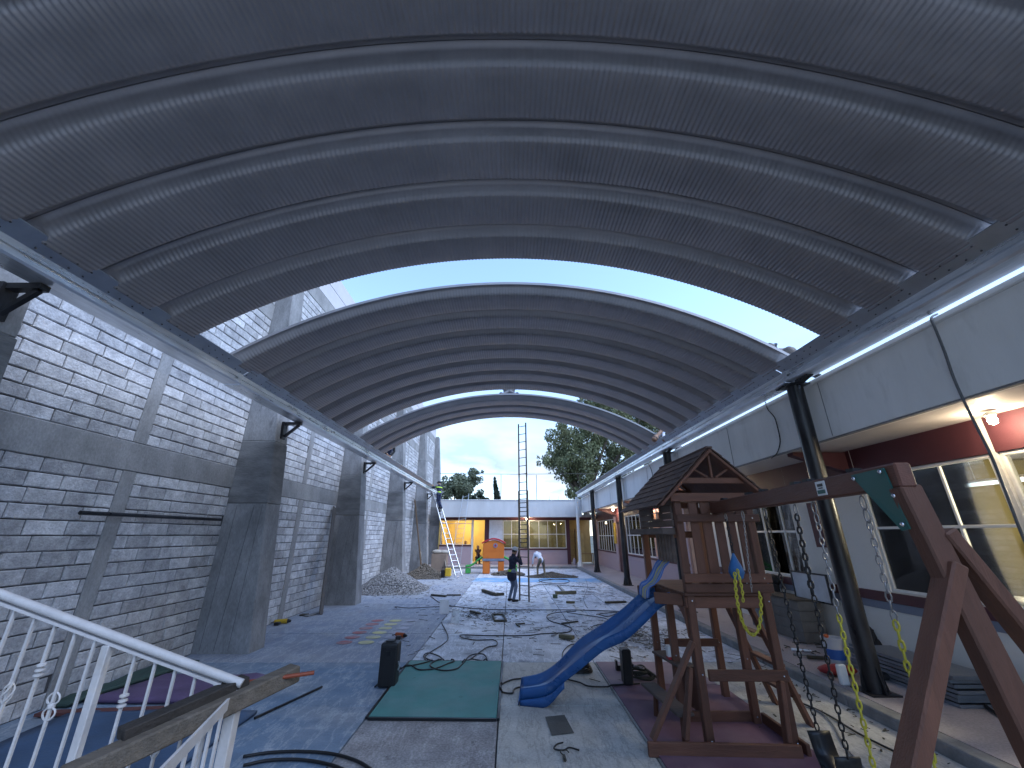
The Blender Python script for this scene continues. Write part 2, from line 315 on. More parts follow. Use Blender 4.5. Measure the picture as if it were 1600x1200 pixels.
for (ya, yb) in edges:
    for (za, zb) in [(0, 3.18), (3.64, 5.32), (5.78, 7.45), (7.9, 9.25)]:
        nr = max(1, round((zb-za)/HB)); h = (zb-za)/nr
        for r in range(nr):
            y = ya-(.0 if r % 2 else .25)-random.uniform(0, .05)
            while y < yb-.03:
                l = LB+random.uniform(-.06, .05); p0, p1 = max(ya+.004, y), min(yb-.004, y+l); y += l
                if p1-p0 < .05: continue
                zc = za+(r+.5)*h; yc = (p0+p1)/2
                if ya > 3.9 and yb < 9.3 and za < 5 and npart < 300 and zc > .1:
                    o = bpy.data.objects.new('brick', random.choice(bmeshes)); COL.objects.link(o)
                    o.location = (XW-.02+random.uniform(.002, .008), yc, zc); o.scale = (1, (p1-p0-.015)/(LB-.015), (h-.014)/(HB-.014)*random.uniform(.97, 1.02)); adopt(o, wall); npart += 1
                elif yb > 9 or ya > 3.5 or (ya < 3.5 and False):
                    v, f = block_mesh(p1-p0-.015, h-.014, .018, random.random()); dx = random.uniform(-.014, -.008)
                    rest.add([(XW+dx+a, yc+b_, zc+c) for a, b_, c in v], f)
rest.ob('brickwork', m_block, wall, kind='stuff')
# ---- arched roof of pressed sheet panels
XL = 4.815; ZS = 5.07; RISE = 1.44; PW = .804; Y0 = 6.447
R = (XL*XL+RISE*RISE)/(2*RISE); ZC = ZS+RISE-R; AH = math.asin(XL/R)
def panel_mesh():
    prof = [(-.398,.21,0),(-.398,.16,0),(-.366,.155,.1),(-.335,.115,.35),(-.30,.055,.8),(-.272,.014,1),(-.245,0,1),(-.08,0,1),(.08,0,1),(.245,0,1),(.272,.014,1),(.30,.055,.8),(.335,.115,.35),(.366,.155,.1),(.398,.16,0),(.398,.215,0),(.412,.217,0)]
    nw = 188; n = nw*4; a = np.linspace(-AH*1.015, AH*1.015, n+1); rip = np.cos(np.arange(n+1)*math.pi/2)*.0062
    v = []; k = len(prof)
    for y, o, w in prof:
        rr = R+o+rip*w
        v.append(np.stack([rr*np.sin(a), np.full(n+1, y), rr*np.cos(a)+ZC], 1))
    v = np.stack(v, 1).reshape(-1, 3)
    f = [(i*k+j, i*k+j+1, (i+1)*k+j+1, (i+1)*k+j) for i in range(n) for j in range(k-1)]
    me = bpy.data.meshes.new('roof_panel'); me.from_pydata(v.tolist(), [], f); me.materials.append(m_roof)
    me.polygons.foreach_set('use_smooth', [True]*len(f)); me.set_sharp_from_angle(angle=math.radians(70)); me.update(); return me
pm = panel_mesh()
for lab, ks in (('long corrugated arched roof section directly overhead, nearest the camera', range(-7, -1)),
                ('middle corrugated arched roof section of seven panels between two sky gaps', range(0, 7)),
                ('short far corrugated arched roof section of three panels', range(8, 11))):
    ro = T('arched_roof', lab, 'roof', (0, Y0+(ks[0]+.5)*PW, ZS), 'arched roof sections')
    for k in ks:
        o = bpy.data.objects.new('roof_panel', pm); COL.objects.link(o); o.location = (0, Y0+(k+.5)*PW, 0); adopt(o, ro)
# ---- springing plates and gutters
def gutter(sx, lab):
    th = T('roof_gutter', lab, 'gutter', (sx*5.1, 12, 4.78), 'gutters carrying the arched roof')
    ys = [.3, .65, 6.9, 12.6, 19.3, 25.8, 29.9] if sx < 0 else [.3, .4, 6.75, 13.05, 19.35, 25.87, 30.6]
    for i in range(len(ys)-1):
        a, b = ys[i]+.008, ys[i+1]-.008; dz = random.uniform(-.006, .006)
        pl = B(); poly = [(sx*4.80, 5.082), (sx*4.98, 4.962), (sx*4.985, 4.972), (sx*4.80, 5.094)]
        pl.prism([(x, a, z+dz) for x, z in poly], (0,0,0), (0,b-a,0)); pl.ob('springing_plate', m_plate, th)
        g = B()
        sec = [(4.975,4.966),(4.975,4.892),(5.005,4.888),(5.005,4.858),(4.975,4.852),(4.975,4.806),(5.0,4.785),(5.285,4.785),(5.285,5.0),(5.27,5.0),(5.27,4.8),(5.02,4.8),(5.02,4.966)]
        g.prism([(sx*x, a, z+dz) for x, z in sec], (0,0,0), (0,b-a,0)); gs = g.ob('gutter_channel', m_galv, th)
        # cover strap at each joint
        B().prism([(sx*x, b-.10, z+dz) for x, z in [(4.972,4.97),(4.972,4.80),(4.965,4.80),(4.965,4.97)]], (0,0,0), (0,.10,0)).ob('joint_strap', m_galv, th)
    bo = B()
    for k in range(-7, 30):
        for dy in (.17, .32, .50, .66):
            yy = Y0+k*PW+dy
            for t in (.3, .75):
                x = 4.80+.18*t; z = 5.082-.12*t-.008
                bo.ell((sx*x, yy, z), (.011,.011,.009), 6, 4)
    bo.ob('bolts', m_bolt, th, kind='stuff')
    return th
gutter(-1, 'galvanised gutter and springing plate along the block wall')
gutter(1, 'galvanised gutter and springing plate on the black posts')
# triangular brackets on the buttresses
for k, cy in enumerate(CYS[1:6]):
    x0 = -5.15-.088*4.5; t = T('wall_bracket', 'black triangular steel bracket on the %s buttress from the camera under the gutter' % ['first','second','third','fourth','fifth'][k], 'bracket', (x0, cy+.28, 4.3), 'brackets carrying the gutter')
    B().bx(x0+.003-.02, x0+.05, cy+.2, cy+.36, 4.36, 4.775).ob('back_plate', m_black, t)
    B().bx(x0+.052, x0+.42, cy+.23, cy+.33, 4.71, 4.777).ob('arm', m_black, t)
    B().bar((x0+.06, cy+.28, 4.42), (x0+.37, cy+.28, 4.71), .06, .05, (0,1,0)).ob('strut', m_black, t)
# dark pipe held across the wall, conduit
o = B().tube([at(125,801,X=-6.18), at(345,812,X=-6.18)], .03, 8).ob('pipe', m_black); tag(o, 'dark steel pipe lying level across the block wall', 'pipe')
o = B().tube([(-6.2,10.15,0.0),(-6.2,10.15,4.7),(-6.22,10.15,8.5)], .03, 8).ob('conduit', m_conc); tag(o, 'thin grey conduit running up the block wall', 'conduit')
# ---- black posts on the right
for k, (py_, lab) in enumerate([(6.74,'nearest thick black steel post behind the swing beam'), (13.05,'black steel post rising behind the playset roof'), (19.35,'black steel post third along the walkway, before the striped towel'), (25.87,'far black steel post beside the white downpipe')]):
    t = T('steel_post', lab, 'post', (5.13, py_, .13), 'black posts along the walkway')
    X = 5.13
    B().tube([(X,py_,.14),(X,py_,4.70)], .128, 24).ob('shaft', m_black, t, smooth=True)
    b = B(); b.bx(X-.2, X+.2, py_-.2, py_+.2, .131, .15)
    for a in range(4):
        d = Vector((math.cos(a*math.pi/2), math.sin(a*math.pi/2), 0)); s_ = Vector((-d.y, d.x, 0))*.008
        P = Vector((X, py_, 0)); b.prism([P+d*.12+Vector((0,0,.15)), P+d*.195+Vector((0,0,.15)), P+d*.12+Vector((0,0,.5))], -s_, s_)
    b.ob('base_plate', m_black, t)
    b = B().bx(X-.17, X+.17, py_-.17, py_+.17, 4.70, 4.72)
    for sg in (-1, 1): b.prism([(X, py_+sg*.12, 4.70), (X, py_+sg*.42, 4.76), (X, py_+sg*.42, 4.778), (X, py_+sg*.12, 4.778)], (-.06,0,0), (.06,0,0))
    b.ob('head_plate', m_black, t)
t = T('downpipe', 'white round downpipe at the corner of the two buildings', 'pipe', (4.85, 30.2, .13))
B().tube([(4.85,30.2,.131),(4.85,30.2,4.78)], .11, 16).ob('shaft', m_white, t, smooth=True)
B().lathe([(.2,.0),(.19,.12),(.13,.32),(.112,.42)], (4.85,30.2,.131), 16).ob('foot', m_white, t, smooth=True)
# ---- buildings
def window(par, axis, f, a0, a1, z0, z1, mull, midz, glass=m_glass, fw=.05, panes=True):
    """window in a facade plane: axis 'X' (plane x=f, runs along y) or 'Y' (plane y=f, runs along x)"""
    P = (lambda a, d, z: (f+d, a, z)) if axis == 'X' else (lambda a, d, z: (a, f+d, z))
    fr = B()
    def box(a, b, z, zz, d0=.03, d1=.09):
        p, q = P(a, d0, z), P(b, d1, zz); fr.bx(min(p[0],q[0]), max(p[0],q[0]), min(p[1],q[1]), max(p[1],q[1]), z, zz)
    ms = [a0]+list(mull)+[a1]
    box(a0, a1, z1-fw, z1); box(a0, a1, z0, z0+fw); box(a0, a0+fw, z0+fw, z1-fw); box(a1-fw, a1, z0+fw, z1-fw)
    box(a0+fw, a1-fw, midz-.022, midz+.022, .034, .086)
    for m in mull: box(m-.02, m+.02, z0+fw, z1-fw, .031, .089)
    w = fr.ob('window', m_white, par, bevel=.006)
    if panes:
        for i in range(len(ms)-1):
            for (za, zb) in ((z0+.03, midz), (midz, z1-.03)):
                p, q = P(ms[i]+.004, .055+random.uniform(0,.003), za), P(ms[i+1]-.004, .06+random.uniform(0,.003), zb)
                B().bx(min(p[0],q[0]), max(p[0],q[0]), min(p[1],q[1]), max(p[1],q[1]), za+.002, zb-.002).ob('pane', glass, w)
    return w
XF = 6.6
rb = T('classroom_building', 'long low classroom block with cream fascia and wide white-framed windows on the walkway side', 'building', (9, 12, .13))
OPEN = [(2.7,5.38,1.27,3.25), (5.46,7.72,1.27,3.25), (9.8,11.9,1.27,3.25), (19.6,24.3,1.2,3.2), (26.95,32.0,1.15,3.15)]
DOOR = [(25.55,26.4,.14,2.9), (15.0,15.9,.14,2.7)]
def facade(par, mat_lo, mat_hi):
    cuts = sorted([(o[0], o[1], o[2], o[3]) for o in OPEN]+DOOR); y = -6.5
    for (a, b, z0, z1) in cuts:
        lo = m_cream if a < 15.5 else m_pink
        if a-y > .01: B().bx(XF, XF+.18, y, a, .1, 3.74).ob('wall', lo, par)
        if z0 > .2: B().bx(XF+.001, XF+.179, a, b, .1, z0).ob('wall', lo, par)
        B().bx(XF+.001, XF+.179, a, b, z1, 3.74).ob('wall', m_maroon, par)
        y = b
    B().bx(XF, XF+.18, y, 33.5, .1, 3.74).ob('wall', m_pink, par)
facade(rb, 0, 0)
# maroon frieze under the soffit, sill band, blue-grey band
ys = [-6.4]+[v for o in sorted(OPEN+DOOR) for v in (o[0], o[1])]+[32.5]
for i in range(0, len(ys), 2):
    if ys[i+1]-ys[i] > .2: B().bx(XF-.006, XF-.001, ys[i]+.01, ys[i+1]-.01, 3.27, 3.735).ob('frieze', m_maroon, rb)
for a, b in ((-6.4,14.9),(16.0,25.4),(26.9,32.4)):
    B().bx(XF-.03, XF-.001, a, b, 1.10, 1.262 if a < 15 else 1.19).ob('sill_band', m_maroon, rb, bevel=.006)
B().bx(XF-.012, XF-.001, -6.4, 14.9, .97, 1.098).ob('painted_band', m_bluegrey, rb)
B().bx(XF-.02, XF-.001, 16, 25.4, .93, .97).bx(XF-.02, XF-.001, 27, 32.4, .93, .97).ob('dado_ledge', m_pink, rb)
for (a, b, z0, z1), mu, mz in zip(OPEN, ([3.4,4.1,4.75], [6.22], [10.27,11.05], [20.25,20.9,21.6,22.3,23.0,23.7], [27.6,28.3,29.0,29.7,30.4,31.1]), (2.31,2.31,2.27,2.17,2.13)):
    window(rb, 'X', XF, a+.01, b-.01, z0+.005, z1-.005, mu, mz)
# fascia, cap, soffit, roof slab
B().bx(5.36, 5.56, -6.8, 31.29, 3.72, 4.68).ob('fascia', m_creamL, rb)
B().bx(5.325, 5.6, -6.8, 31.25, 4.682, 4.765).ob('cap', m_creamL, rb, bevel=.015)
B().bx(5.562, 6.598, -6.8, 31.29, 3.735, 3.85).ob('soffit', m_soffit, rb)
B().bx(5.61, 12.2, -6.8, 33, 4.4, 4.62).ob('roof_slab', m_conc, rb)
for yy in np.arange(-6, 31, 3.12): B().bx(5.352, 5.3595, yy, yy+.012, 3.74, 4.67).ob('joint_strip', m_conc, rb)
B().bx(5.372, 5.44, -6.8, 31.2, 3.695, 3.7185).ob('drip_edge', m_conc, rb)
B().bx(11.6, 11.8, -6.8, 33.4, -.1, 4.39).bx(6.79, 11.59, -6.8, -6.6, -.1, 4.39).ob('back_wall', m_cream, rb)
for yb in (1.0, 7.9, 13.9, 20.2, 26.5):
    B().prism([(5.562,yb,3.72),(5.562,yb,3.66),(6.594,yb,3.33),(6.594,yb,3.72)], (0,-.08,0), (0,.08,0)).ob('tapered_bracket', m_maroon, rb)
# rooms behind the windows
m_tubeL = EM('tube_lamp', (.75,.9,1.), .6)
def room(y0, y1, mat, fl_=m_beige, lamp=None, col=(1,.85,.6)):
    B().bx(11.2, 11.3, y0, y1, .14, 3.7).bx(6.8, 11.19, y0, y0+.1, .14, 3.7).bx(6.8, 11.19, y1-.1, y1, .14, 3.7).ob('room_wall', mat, rb)
    B().bx(6.79, 11.31, y0, y1, .1, .135).ob('room_floor', fl_, rb); B().bx(6.79, 11.31, y0, y1, 3.71, 3.8).ob('room_ceiling', m_soffit, rb)
    if lamp: point('room_lamp', (8.26, max(5.6, (y0+y1)/2), 2.92), lamp, col, .15)
def point(name, loc, e, c, r=.05):
    l = bpy.data.lights.new(name, 'POINT'); l.energy = e; l.color = c; l.shadow_soft_size = r; o = bpy.data.objects.new(name, l); COL.objects.link(o); o.location = loc; return o
room(-6.5, 8.6, m_olive, lamp=120); room(8.75, 14.9, m_olive, lamp=45); room(16, 25.4, m_olive, lamp=45); room(26.5, 33.3, m_yellow, lamp=16)
B().bx(XF+.06, XF+.12, 25.57, 26.38, .14, 2.88).ob('door', m_maroon, rb, bevel=.01)
B().bx(XF+.06, XF+.12, 15.03, 15.87, .14, 2.68).ob('door', M('salmon_door', (.55,.33,.22), .7), rb, bevel=.01)
o = B().bx(XF-.09, XF-.035, 26.42, 26.82, 1.68, 2.9).ob('notice_board', M('yellow_board', (.62,.40,.05), .6)); tag(o, 'tall narrow yellow board fixed between the maroon door and far window', 'board')
o = B().bx(XF-.1, XF-.035, 18.55, 19.25, 1.3, 3.15).ob('wall_panel', M('salmon_panel', (.60,.33,.22), .7)); tag(o, 'salmon orange panel on the classroom wall behind the playset', 'panel')
o = B().bx(XF-.05, XF-.035, 8.72, 9.18, 1.95, 2.85).ob('poster_frame', m_maroon); tag(o, 'dark maroon framed notice on the cream wall beside the black post', 'frame')
# fluorescent tubes in the near room, cupboard, folders, low tables
t = T('tube_fitting', 'twin fluorescent tube fitting hanging in the near classroom', 'lamp', (8.2, 6.2, 3.1))
B().tube([(8.2,3.6,3.03),(8.2,7.6,3.03)], .022, 8).ob('tube', m_tubeL, t); B().tube([(8.32,3.6,3.03),(8.32,7.6,3.03)], .022, 8).ob('tube', m_tubeL, t)
B().bx(8.16, 8.36, 3.6, 7.6, 3.06, 3.10).ob('housing', m_white, t)
for yy in (4, 7.2): B().tube([(8.26,yy,3.1),(8.26,yy,3.71)], .008, 6).ob('rod', m_white, t)
o = B().bx(9.3, 9.9, 6.3, 7.5, .136, 1.85).ob('cupboard', M('grey_cupboard', (.10,.10,.10), .6)); tag(o, 'dark grey cupboard standing in the near classroom', 'cupboard')
for k, (yy, w, h, c, nm) in enumerate([(7.25,.12,.55,(.35,.12,.05),'rust'), (7.02,.28,.62,(.22,.05,.26),'purple'), (6.78,.14,.58,(.03,.03,.03),'black'), (6.62,.10,.5,(.40,.30,.05),'yellow'), (6.45,.16,.2,(.06,.22,.06),'green')]):
    o = B().bx(9.35, 9.6, yy-w/2, yy+w/2, 1.852, 1.85+h).ob('box_file', M('file_'+nm, c, .6), bevel=.01); tag(o, nm+' box file standing on the dark cupboard indoors', 'file', 'files on the cupboard')
t = T('low_table', 'long pale low table with grey patterned front inside the near classroom', 'table', (8.0, 5.6, .136))
B().bx(7.7, 8.3, 3.2, 7.4, 1.22, 1.26).ob('top', m_white, t); B().bx(7.72, 7.74, 3.25, 7.35, .136, 1.22).ob('front', M('grey_front', (.30,.30,.32), .7), t)
for k in range(7): B().prism([(7.715,3.4+k*.57,.25),(7.715,3.75+k*.57,.25),(7.715,3.6+k*.57,1.1)], (0,0,0), (.004,0,0)).ob('triangle', m_creamL, t)
# bunting and letters in the second window
pal = {'blue': (.06,.16,.5), 'red': (.5,.06,.08), 'green': (.1,.45,.08), 'orange': (.6,.2,.04), 'pink': (.5,.15,.25), 'yellow': (.55,.5,.08), 'sky': (.1,.3,.5)}
pm_ = {k: M('paper_'+k, v, .8, bump=0) for k, v in pal.items()}
t = T('bunting', 'string of coloured paper pennants inside the classroom window', 'bunting', (6.72, 10.4, 2.6))
seq = ['sky','orange','yellow','blue','orange','pink','yellow','green']
for k, c in enumerate(seq):
    yy = 9.95+k*.25; zz = 2.62-.25*math.sin((k*.25+.1) % 1.1/1.1*math.pi)
    B().prism([(6.72,yy-.07,zz),(6.72,yy+.07,zz),(6.72,yy,zz-.21)], (0,0,0), (.003,0,0)).ob('pennant', pm_[c], t)
B().tube([(6.722,9.9,2.63),(6.722,11.8,2.62)], .004, 5).ob('string', m_white, t)
t = T('letter_banner', 'paper letters in mixed colours strung across the lower panes', 'banner', (6.72, 10.4, 2.0))
for k, (ch, c) in enumerate(zip('ODINEVNEIB', ['red','blue','orange','green','red','blue','green','pink','orange','blue'])):
    cu = bpy.data.curves.new('letter', 'FONT'); cu.body = ch; cu.size = .30; cu.extrude = .004; cu.align_x = 'CENTER'; cu.materials.append(pm_[c])
    tmp = bpy.data.objects.new('letter', cu); COL.objects.link(tmp); me_ = bpy.data.meshes.new_from_object(tmp.evaluated_get(bpy.context.evaluated_depsgraph_get())); bpy.data.objects.remove(tmp); o = bpy.data.objects.new('letter', me_); COL.objects.link(o); o.location = (6.71, 9.98+k*.19+.0, 1.92); o.rotation_euler = (math.pi/2, 0, -math.pi/2); adopt(o, t)
B().tube([(6.722,9.9,2.13),(6.722,11.85,2.13)], .004, 5).ob('string', m_white, t)
t = T('window_blind', 'lilac slatted blind filling the bottom of the second classroom window', 'blind', (6.73, 11, 1.3))
m_bl = M('lilac_slat', (.45,.28,.42), .6, bump=0)
for k in range(15): B().bx(6.735, 6.76, 9.83, 11.87, 1.33+k*.034, 1.357+k*.034).ob('slat', m_bl, t)
# coloured paper hung in the third and fourth windows
for k, (c, z0, y0_, w_) in enumerate([('blue',2.2,23.6,.6),('purple',2.15,22.9,.6),('lime',2.3,21.9,.9),('teal',2.2,20.9,.7)]):
    cc_ = {'blue':(.12,.13,.22),'purple':(.16,.08,.24),'lime':(.25,.5,.05),'teal':(.06,.14,.18)}[c]
    o = B().bx(6.74, 6.745, y0_-w_/2, y0_+w_/2, z0, 3.15).ob('paper_hanging', M('hang_'+c, cc_, .8)); tag(o, c+' paper hanging inside the third classroom window', 'hanging', 'papers in the third window')
o = B().bx(6.76, 6.77, 27.1, 31.9, 2.35, 3.1).ob('paper_hanging', M('hang_rose', (.35,.10,.16), .8)); tag(o, 'long rose paper frieze across the top of the farthest side window', 'hanging')
# soffit lamps (lit)
m_bulb = EM('lit_bulb', (1,.86,.62), 30)
for k, (yy, e, lab) in enumerate([(5.02,7,'lit round bulb under the soffit above the near window'), (12.9,9,'lit bulb under the soffit behind the playset roof'), (19.0,9,'lit bulb under the soffit by the third post'), (25.6,8,'lit bulb under the far end of the side soffit')]):
    t = T('soffit_lamp', lab, 'lamp', (6.3, yy, 3.6), 'bulbs under the soffit')
    B().lathe([(.06,.0),(.06,.03),(.03,.05)], (6.3,yy,3.66), 12).ob('holder', m_white, t); B().ell((6.3,yy,3.60), (.05,.05,.06)).ob('bulb', m_bulb, t, smooth='all')
    point('bulb_light', (6.3,yy,3.50), e, (1,.78,.5), .06)

# ---- far building
YF = 32.6
fb = T('classroom_building', 'far classroom block with white parapet, pink dado and a lit yellow room', 'building', (0, 34, .13))
B().bx(-5.2, 5.355, 31.3, 31.5, 3.43, 4.6).ob('fascia', m_creamF, fb)
B().bx(-5.25, 5.32, 31.26, 31.55, 4.602, 4.68).ob('cap', m_creamF, fb, bevel=.015)
B().bx(-5.2, 6.5, 31.502, 32.595, 3.45, 3.6).ob('soffit', m_soffit, fb)
B().bx(-5.4, 6.5, 31.56, 38, 4.3, 4.52).ob('roof_slab', m_conc, fb)
def fw(a, b, z0, z1, m, n='wall', d=0.): B().bx(a, b, YF-d, YF+.16, z0, z1).ob(n, m, fb)
fw(-5.4, 6.6, 3.25, 3.45, m_maroon)                      # lintel
fw(-5.4, -2.95, .1, 1.38, m_pink); fw(-5.4, -2.95, 1.381, 1.47, m_maroon, 'sill_band', .05)
fw(-2.95, -2.82, .1, 3.249, m_white, 'jamb', .02)
fw(-1.96, -1.62, .1, 3.249, m_maroon, 'pier', .04)
fw(-1.62, 4.3, .1, 1.12, m_pink); fw(-1.61, 4.3, 1.121, 1.22, m_maroon, 'sill_band', .05); fw(-1.6, 4.28, .90, .94, m_pink, 'dado_ledge', .02)
fw(-1.62, -.58, 1.221, 3.249, M('white_board', (.62,.64,.68), .5), 'blank_panel', .01)
fw(4.3, 4.56, .1, 3.249, m_maroon, 'pier', .04)
window(fb, 'Y', YF, -.56, 4.28, 1.23, 3.23, [.1,.78,1.46,2.2,2.88,3.56], 2.23)
window(fb, 'Y', YF, -5.3, -2.97, 1.48, 3.22, [-4.2], 3.0, panes=False, fw=.03)
B().bx(-5.4, -1.75, 36.4, 36.5, .14, 3.44).bx(-5.5, -5.4, 32.8, 36.39, .14, 3.44).bx(-1.75, -1.65, 32.8, 36.39, .14, 3.44).ob('room_wall', m_yellow, fb)
B().bx(-1.6, 4.5, 36.4, 36.5, .14, 3.44).bx(4.4, 4.5, 32.8, 36.39, .14, 3.44).ob('room_wall', m_olive, fb)
B().bx(-5.5, 6.5, 32.77, 36.5, .1, .135).ob('room_floor', m_beige, fb); B().bx(-5.5, 6.5, 32.77, 36.5, 3.46, 3.5).ob('room_ceiling', m_soffit, fb)
B().bx(4.58, 6.55, 35, 35.1, .14, 3.44).ob('room_wall', M('ochre_passage', (.24,.17,.08), .8), fb); B().bx(5.3, 6.0, 34.94, 34.99, .14, 2.3).ob('door', M('tan_door', (.30,.23,.12), .7), fb)
point('room_lamp', (-3.5, 34.6, 3.1), 48, (1,.80,.48), .2); point('room_lamp', (1.5, 34.8, 3.1), 16, (1,.9,.7), .2); point('passage_lamp', (5.6, 34, 3.1), 2, (1,.8,.5), .1)
t = T('soffit_lamp', 'lit bulb on the far soffit behind the tall ladder', 'lamp', (1.28, 32.2, 3.4), 'bulbs under the soffit')
B().lathe([(.06,0),(.06,.03),(.03,.05)], (1.28,32.1,3.39), 12).ob('holder', m_white, t); B().ell((1.28,32.1,3.33), (.07,.07,.08)).ob('bulb', m_bulb, t, smooth='all'); point('bulb_light', (1.28,31.95,3.25), 14, (1,.75,.45), .06)
t = T('shelf_unit', 'wooden shelf unit in the dark recess beside the white downpipe', 'shelf', (4.9, 32.5, .13))
for k in range(6): B().bx(4.62, 5.1, 33.2, 33.6, .3+k*.42, .34+k*.42).ob('shelf', M('shelf_wood', (.25,.14,.06), .7) if k == 0 else bpy.data.materials['shelf_wood'], t)
for x in (4.62, 5.08): B().bx(x-.02, x+.02, 33.2, 33.6, .136, 2.6).ob('side', bpy.data.materials['shelf_wood'], t)
t = T('wooden_table', 'wooden table in the passage behind the far black post', 'table', (5.8, 32.4, .13))
B().bx(5.25, 6.35, 32.9, 33.6, .82, .87).ob('top', bpy.data.materials['shelf_wood'], t)
for x in (5.3, 6.3):
    for y_ in (32.95, 33.55): B().bx(x-.03, x+.03, y_-.03, y_+.03, .136, .82).ob('leg', bpy.data.materials['shelf_wood'], t)
o = B().lathe([(.1,0),(.12,.02),(.12,.3),(.06,.4),(.05,.45)], (4.75,32.3,.129), 12).ob('water_bottle', M('bottle_plastic', (.35,.3,.35), .4), smooth=True); tag(o, 'large plastic bottle on the step beside the white downpipe', 'bottle')
# wire and thin poles above the far roof
for px, lab in ((783,'thin pole on the far roof beside the cypress'), (838,'thin pole on the far roof between the cypress and the big tree')):
    a = at(px, 742, Y=34.); o = B().tube([(a.x,34,4.52),(a.x,34,a.z)], .03, 6).ob('roof_pole', m_conc); tag(o, lab, 'pole', 'poles on the far roof')
a, b = at(696,740,Y=34.), at(915,740,Y=34.); o = B().tube([(a.x-1,34,a.z-.02),(a.x,34,a.z),((a.x+b.x)/2,34,a.z-.05),(b.x,34,b.z),(b.x+2,34,b.z)], .02, 5).ob('cable', m_black); tag(o, 'straight dark wire strung above the far roof', 'wire')
for px, lab in ((858,'first rebar stub on the far roof right of the tall ladder'),(872,'second rebar stub on the far roof right of the tall ladder'),(888,'third rebar stub on the far roof right of the tall ladder'),(897,'last rebar stub on the far roof next to the downpipe')):
    a = at(px, 775, Y=34.); B_ = B().tube([(a.x,34,4.521),(a.x,34,a.z)], .018, 5); o = B_.ob('rebar_stub', m_black); tag(o, lab, 'rebar', 'rebar stubs on the far roof')
# ---- trees beyond
def leafcloud(clumps, n, size, droop, seed):
    r = np.random.default_rng(seed); V = []
    sub = []
    for c in clumps:
        for _ in range(14):
            q = r.normal(size=3)*c[3]*.5; sub.append((c[0]+q[0], c[1]+q[1], c[2]+q[2], c[3]*r.uniform(.25,.5)))
    clumps = sub if droop > 0 else clumps
    w = np.array([c[3]**2 for c in clumps]); w = w/w.sum(); pick = r.choice(len(clumps), n, p=w)
    C = np.array([c[:3] for c in clumps])[pick]; Rr = np.array([c[3] for c in clumps])[pick]
    d = r.normal(size=(n, 3)); d /= np.linalg.norm(d, axis=1)[:, None]; rad = r.uniform(.35, 1., n)**.5
    P = C+d*(Rr*rad)[:, None]; P[:, 2] -= droop*Rr*r.uniform(0, 1, n)**3
    a = r.normal(size=(n, 3)); a[:, 2] = a[:, 2]*.5-droop*1.3; a /= np.linalg.norm(a, axis=1)[:, None]
    b = np.cross(a, r.normal(size=(n, 3))); b /= np.linalg.norm(b, axis=1)[:, None]
    s = size*r.uniform(.6, 1.4, n)[:, None]
    v = np.stack([P-a*s, P+b*s*.45, P+a*s, P-b*s*.45], 1).reshape(-1, 3)
    return v
def tree(name, label, base, clumps, n, size, droop, mat, seed, limbs, r0):
    t = T(name, label, 'tree', base, 'trees beyond the far roof')
    v = leafcloud(clumps, n, size, droop, seed); me = bpy.data.meshes.new('crown')
    me.vertices.add(len(v)); me.vertices.foreach_set('co', v.ravel()); k = len(v)//4
    me.loops.add(len(v)); me.loops.foreach_set('vertex_index', np.arange(len(v))); me.polygons.add(k); me.polygons.foreach_set('loop_start', np.arange(k)*4); me.update(); me.validate()
    me.materials.append(mat); o = bpy.data.objects.new('crown', me); COL.objects.link(o); adopt(o, t)
    b = B(); base = Vector(base); fork = base+(Vector(clumps[0][:3])-base)*.45
    b.tube(bez([base, base+(fork-base)*.5+Vector((.15,0,0)), fork], 4), [r0*(1-.35*i/8) for i in range(9)], 8)
    b.ob('trunk', m_bark, t)
    for i in limbs:
        c = Vector(clumps[i][:3]); mid = fork+(c-fork)*.5+Vector((random.uniform(-.3,.3), 0, random.uniform(0,.5)))
        B().tube(bez([fork, mid, c], 4), [r0*.55*(1-.8*j/8) for j in range(9)], 6).ob('limb', m_bark, t)
m_bark = M('bark', (.09,.07,.055), .95, var=.3, scale=5, bump=.6, bs=12)
m_leaf1 = M('pepper_leaf', (.15,.165,.085), .7, var=.25, scale=1.2, c2=(.075,.09,.04), amt=.7, s2=.6, bump=0, isl=.35)
m_leaf2 = M('grey_green_leaf', (.12,.14,.09), .75, var=.25, scale=1.2, bump=0, isl=.35)
m_leaf3 = M('cypress_leaf', (.03,.045,.03), .8, var=.2, bump=0, isl=.3)
YT = 43.
def cl(lst, Yd, k=1.): 
    out = []
    for i, (px, py, r) in enumerate(lst):
        y = Yd+((i*37) % 7-3)*.6; p = at(px, py, Y=y); out.append((p.x, p.y, p.z, r*k*y/CF))
    return out
c1 = cl([(925,690,26),(885,690,24),(905,675,22),(875,705,20),(895,720,26),(915,735,24),(862,718,13),(850,716,9),(870,725,10),(885,745,14),(905,758,18),(893,770,10),(940,705,20),(965,700,22),(985,708,18),(960,725,16),(1000,700,20),(935,660,26),(965,645,26),(1000,655,24),(1030,665,22),(930,635,18),(1015,630,24),(960,615,18),(915,625,12),(880,668,12),(975,740,12),(905,780,14)], YT)
tree('pepper_tree', 'large drooping pepper tree rising behind the corner of the two buildings', (7.2,43.5,-.12), c1, 44000, .14, .95, m_leaf1, 3, [1,3,4,6,10,13,17,18,20,22], .45)
c2 = cl([(725,760,18),(708,765,16),(738,752,14),(742,742,8),(715,748,12),(735,772,14),(700,758,12),(690,770,14),(720,778,16)], 48.)
tree('grey_green_tree', 'grey-green bushy tree above the far roof beside the block wall', (at(722,790,Y=48).x,48,-.12), c2, 11000, .14, .35, m_leaf2, 5, [1,2,4,5], .3)
c3 = cl([(750,778,9),(742,781,8),(754,784,7)], 46.)
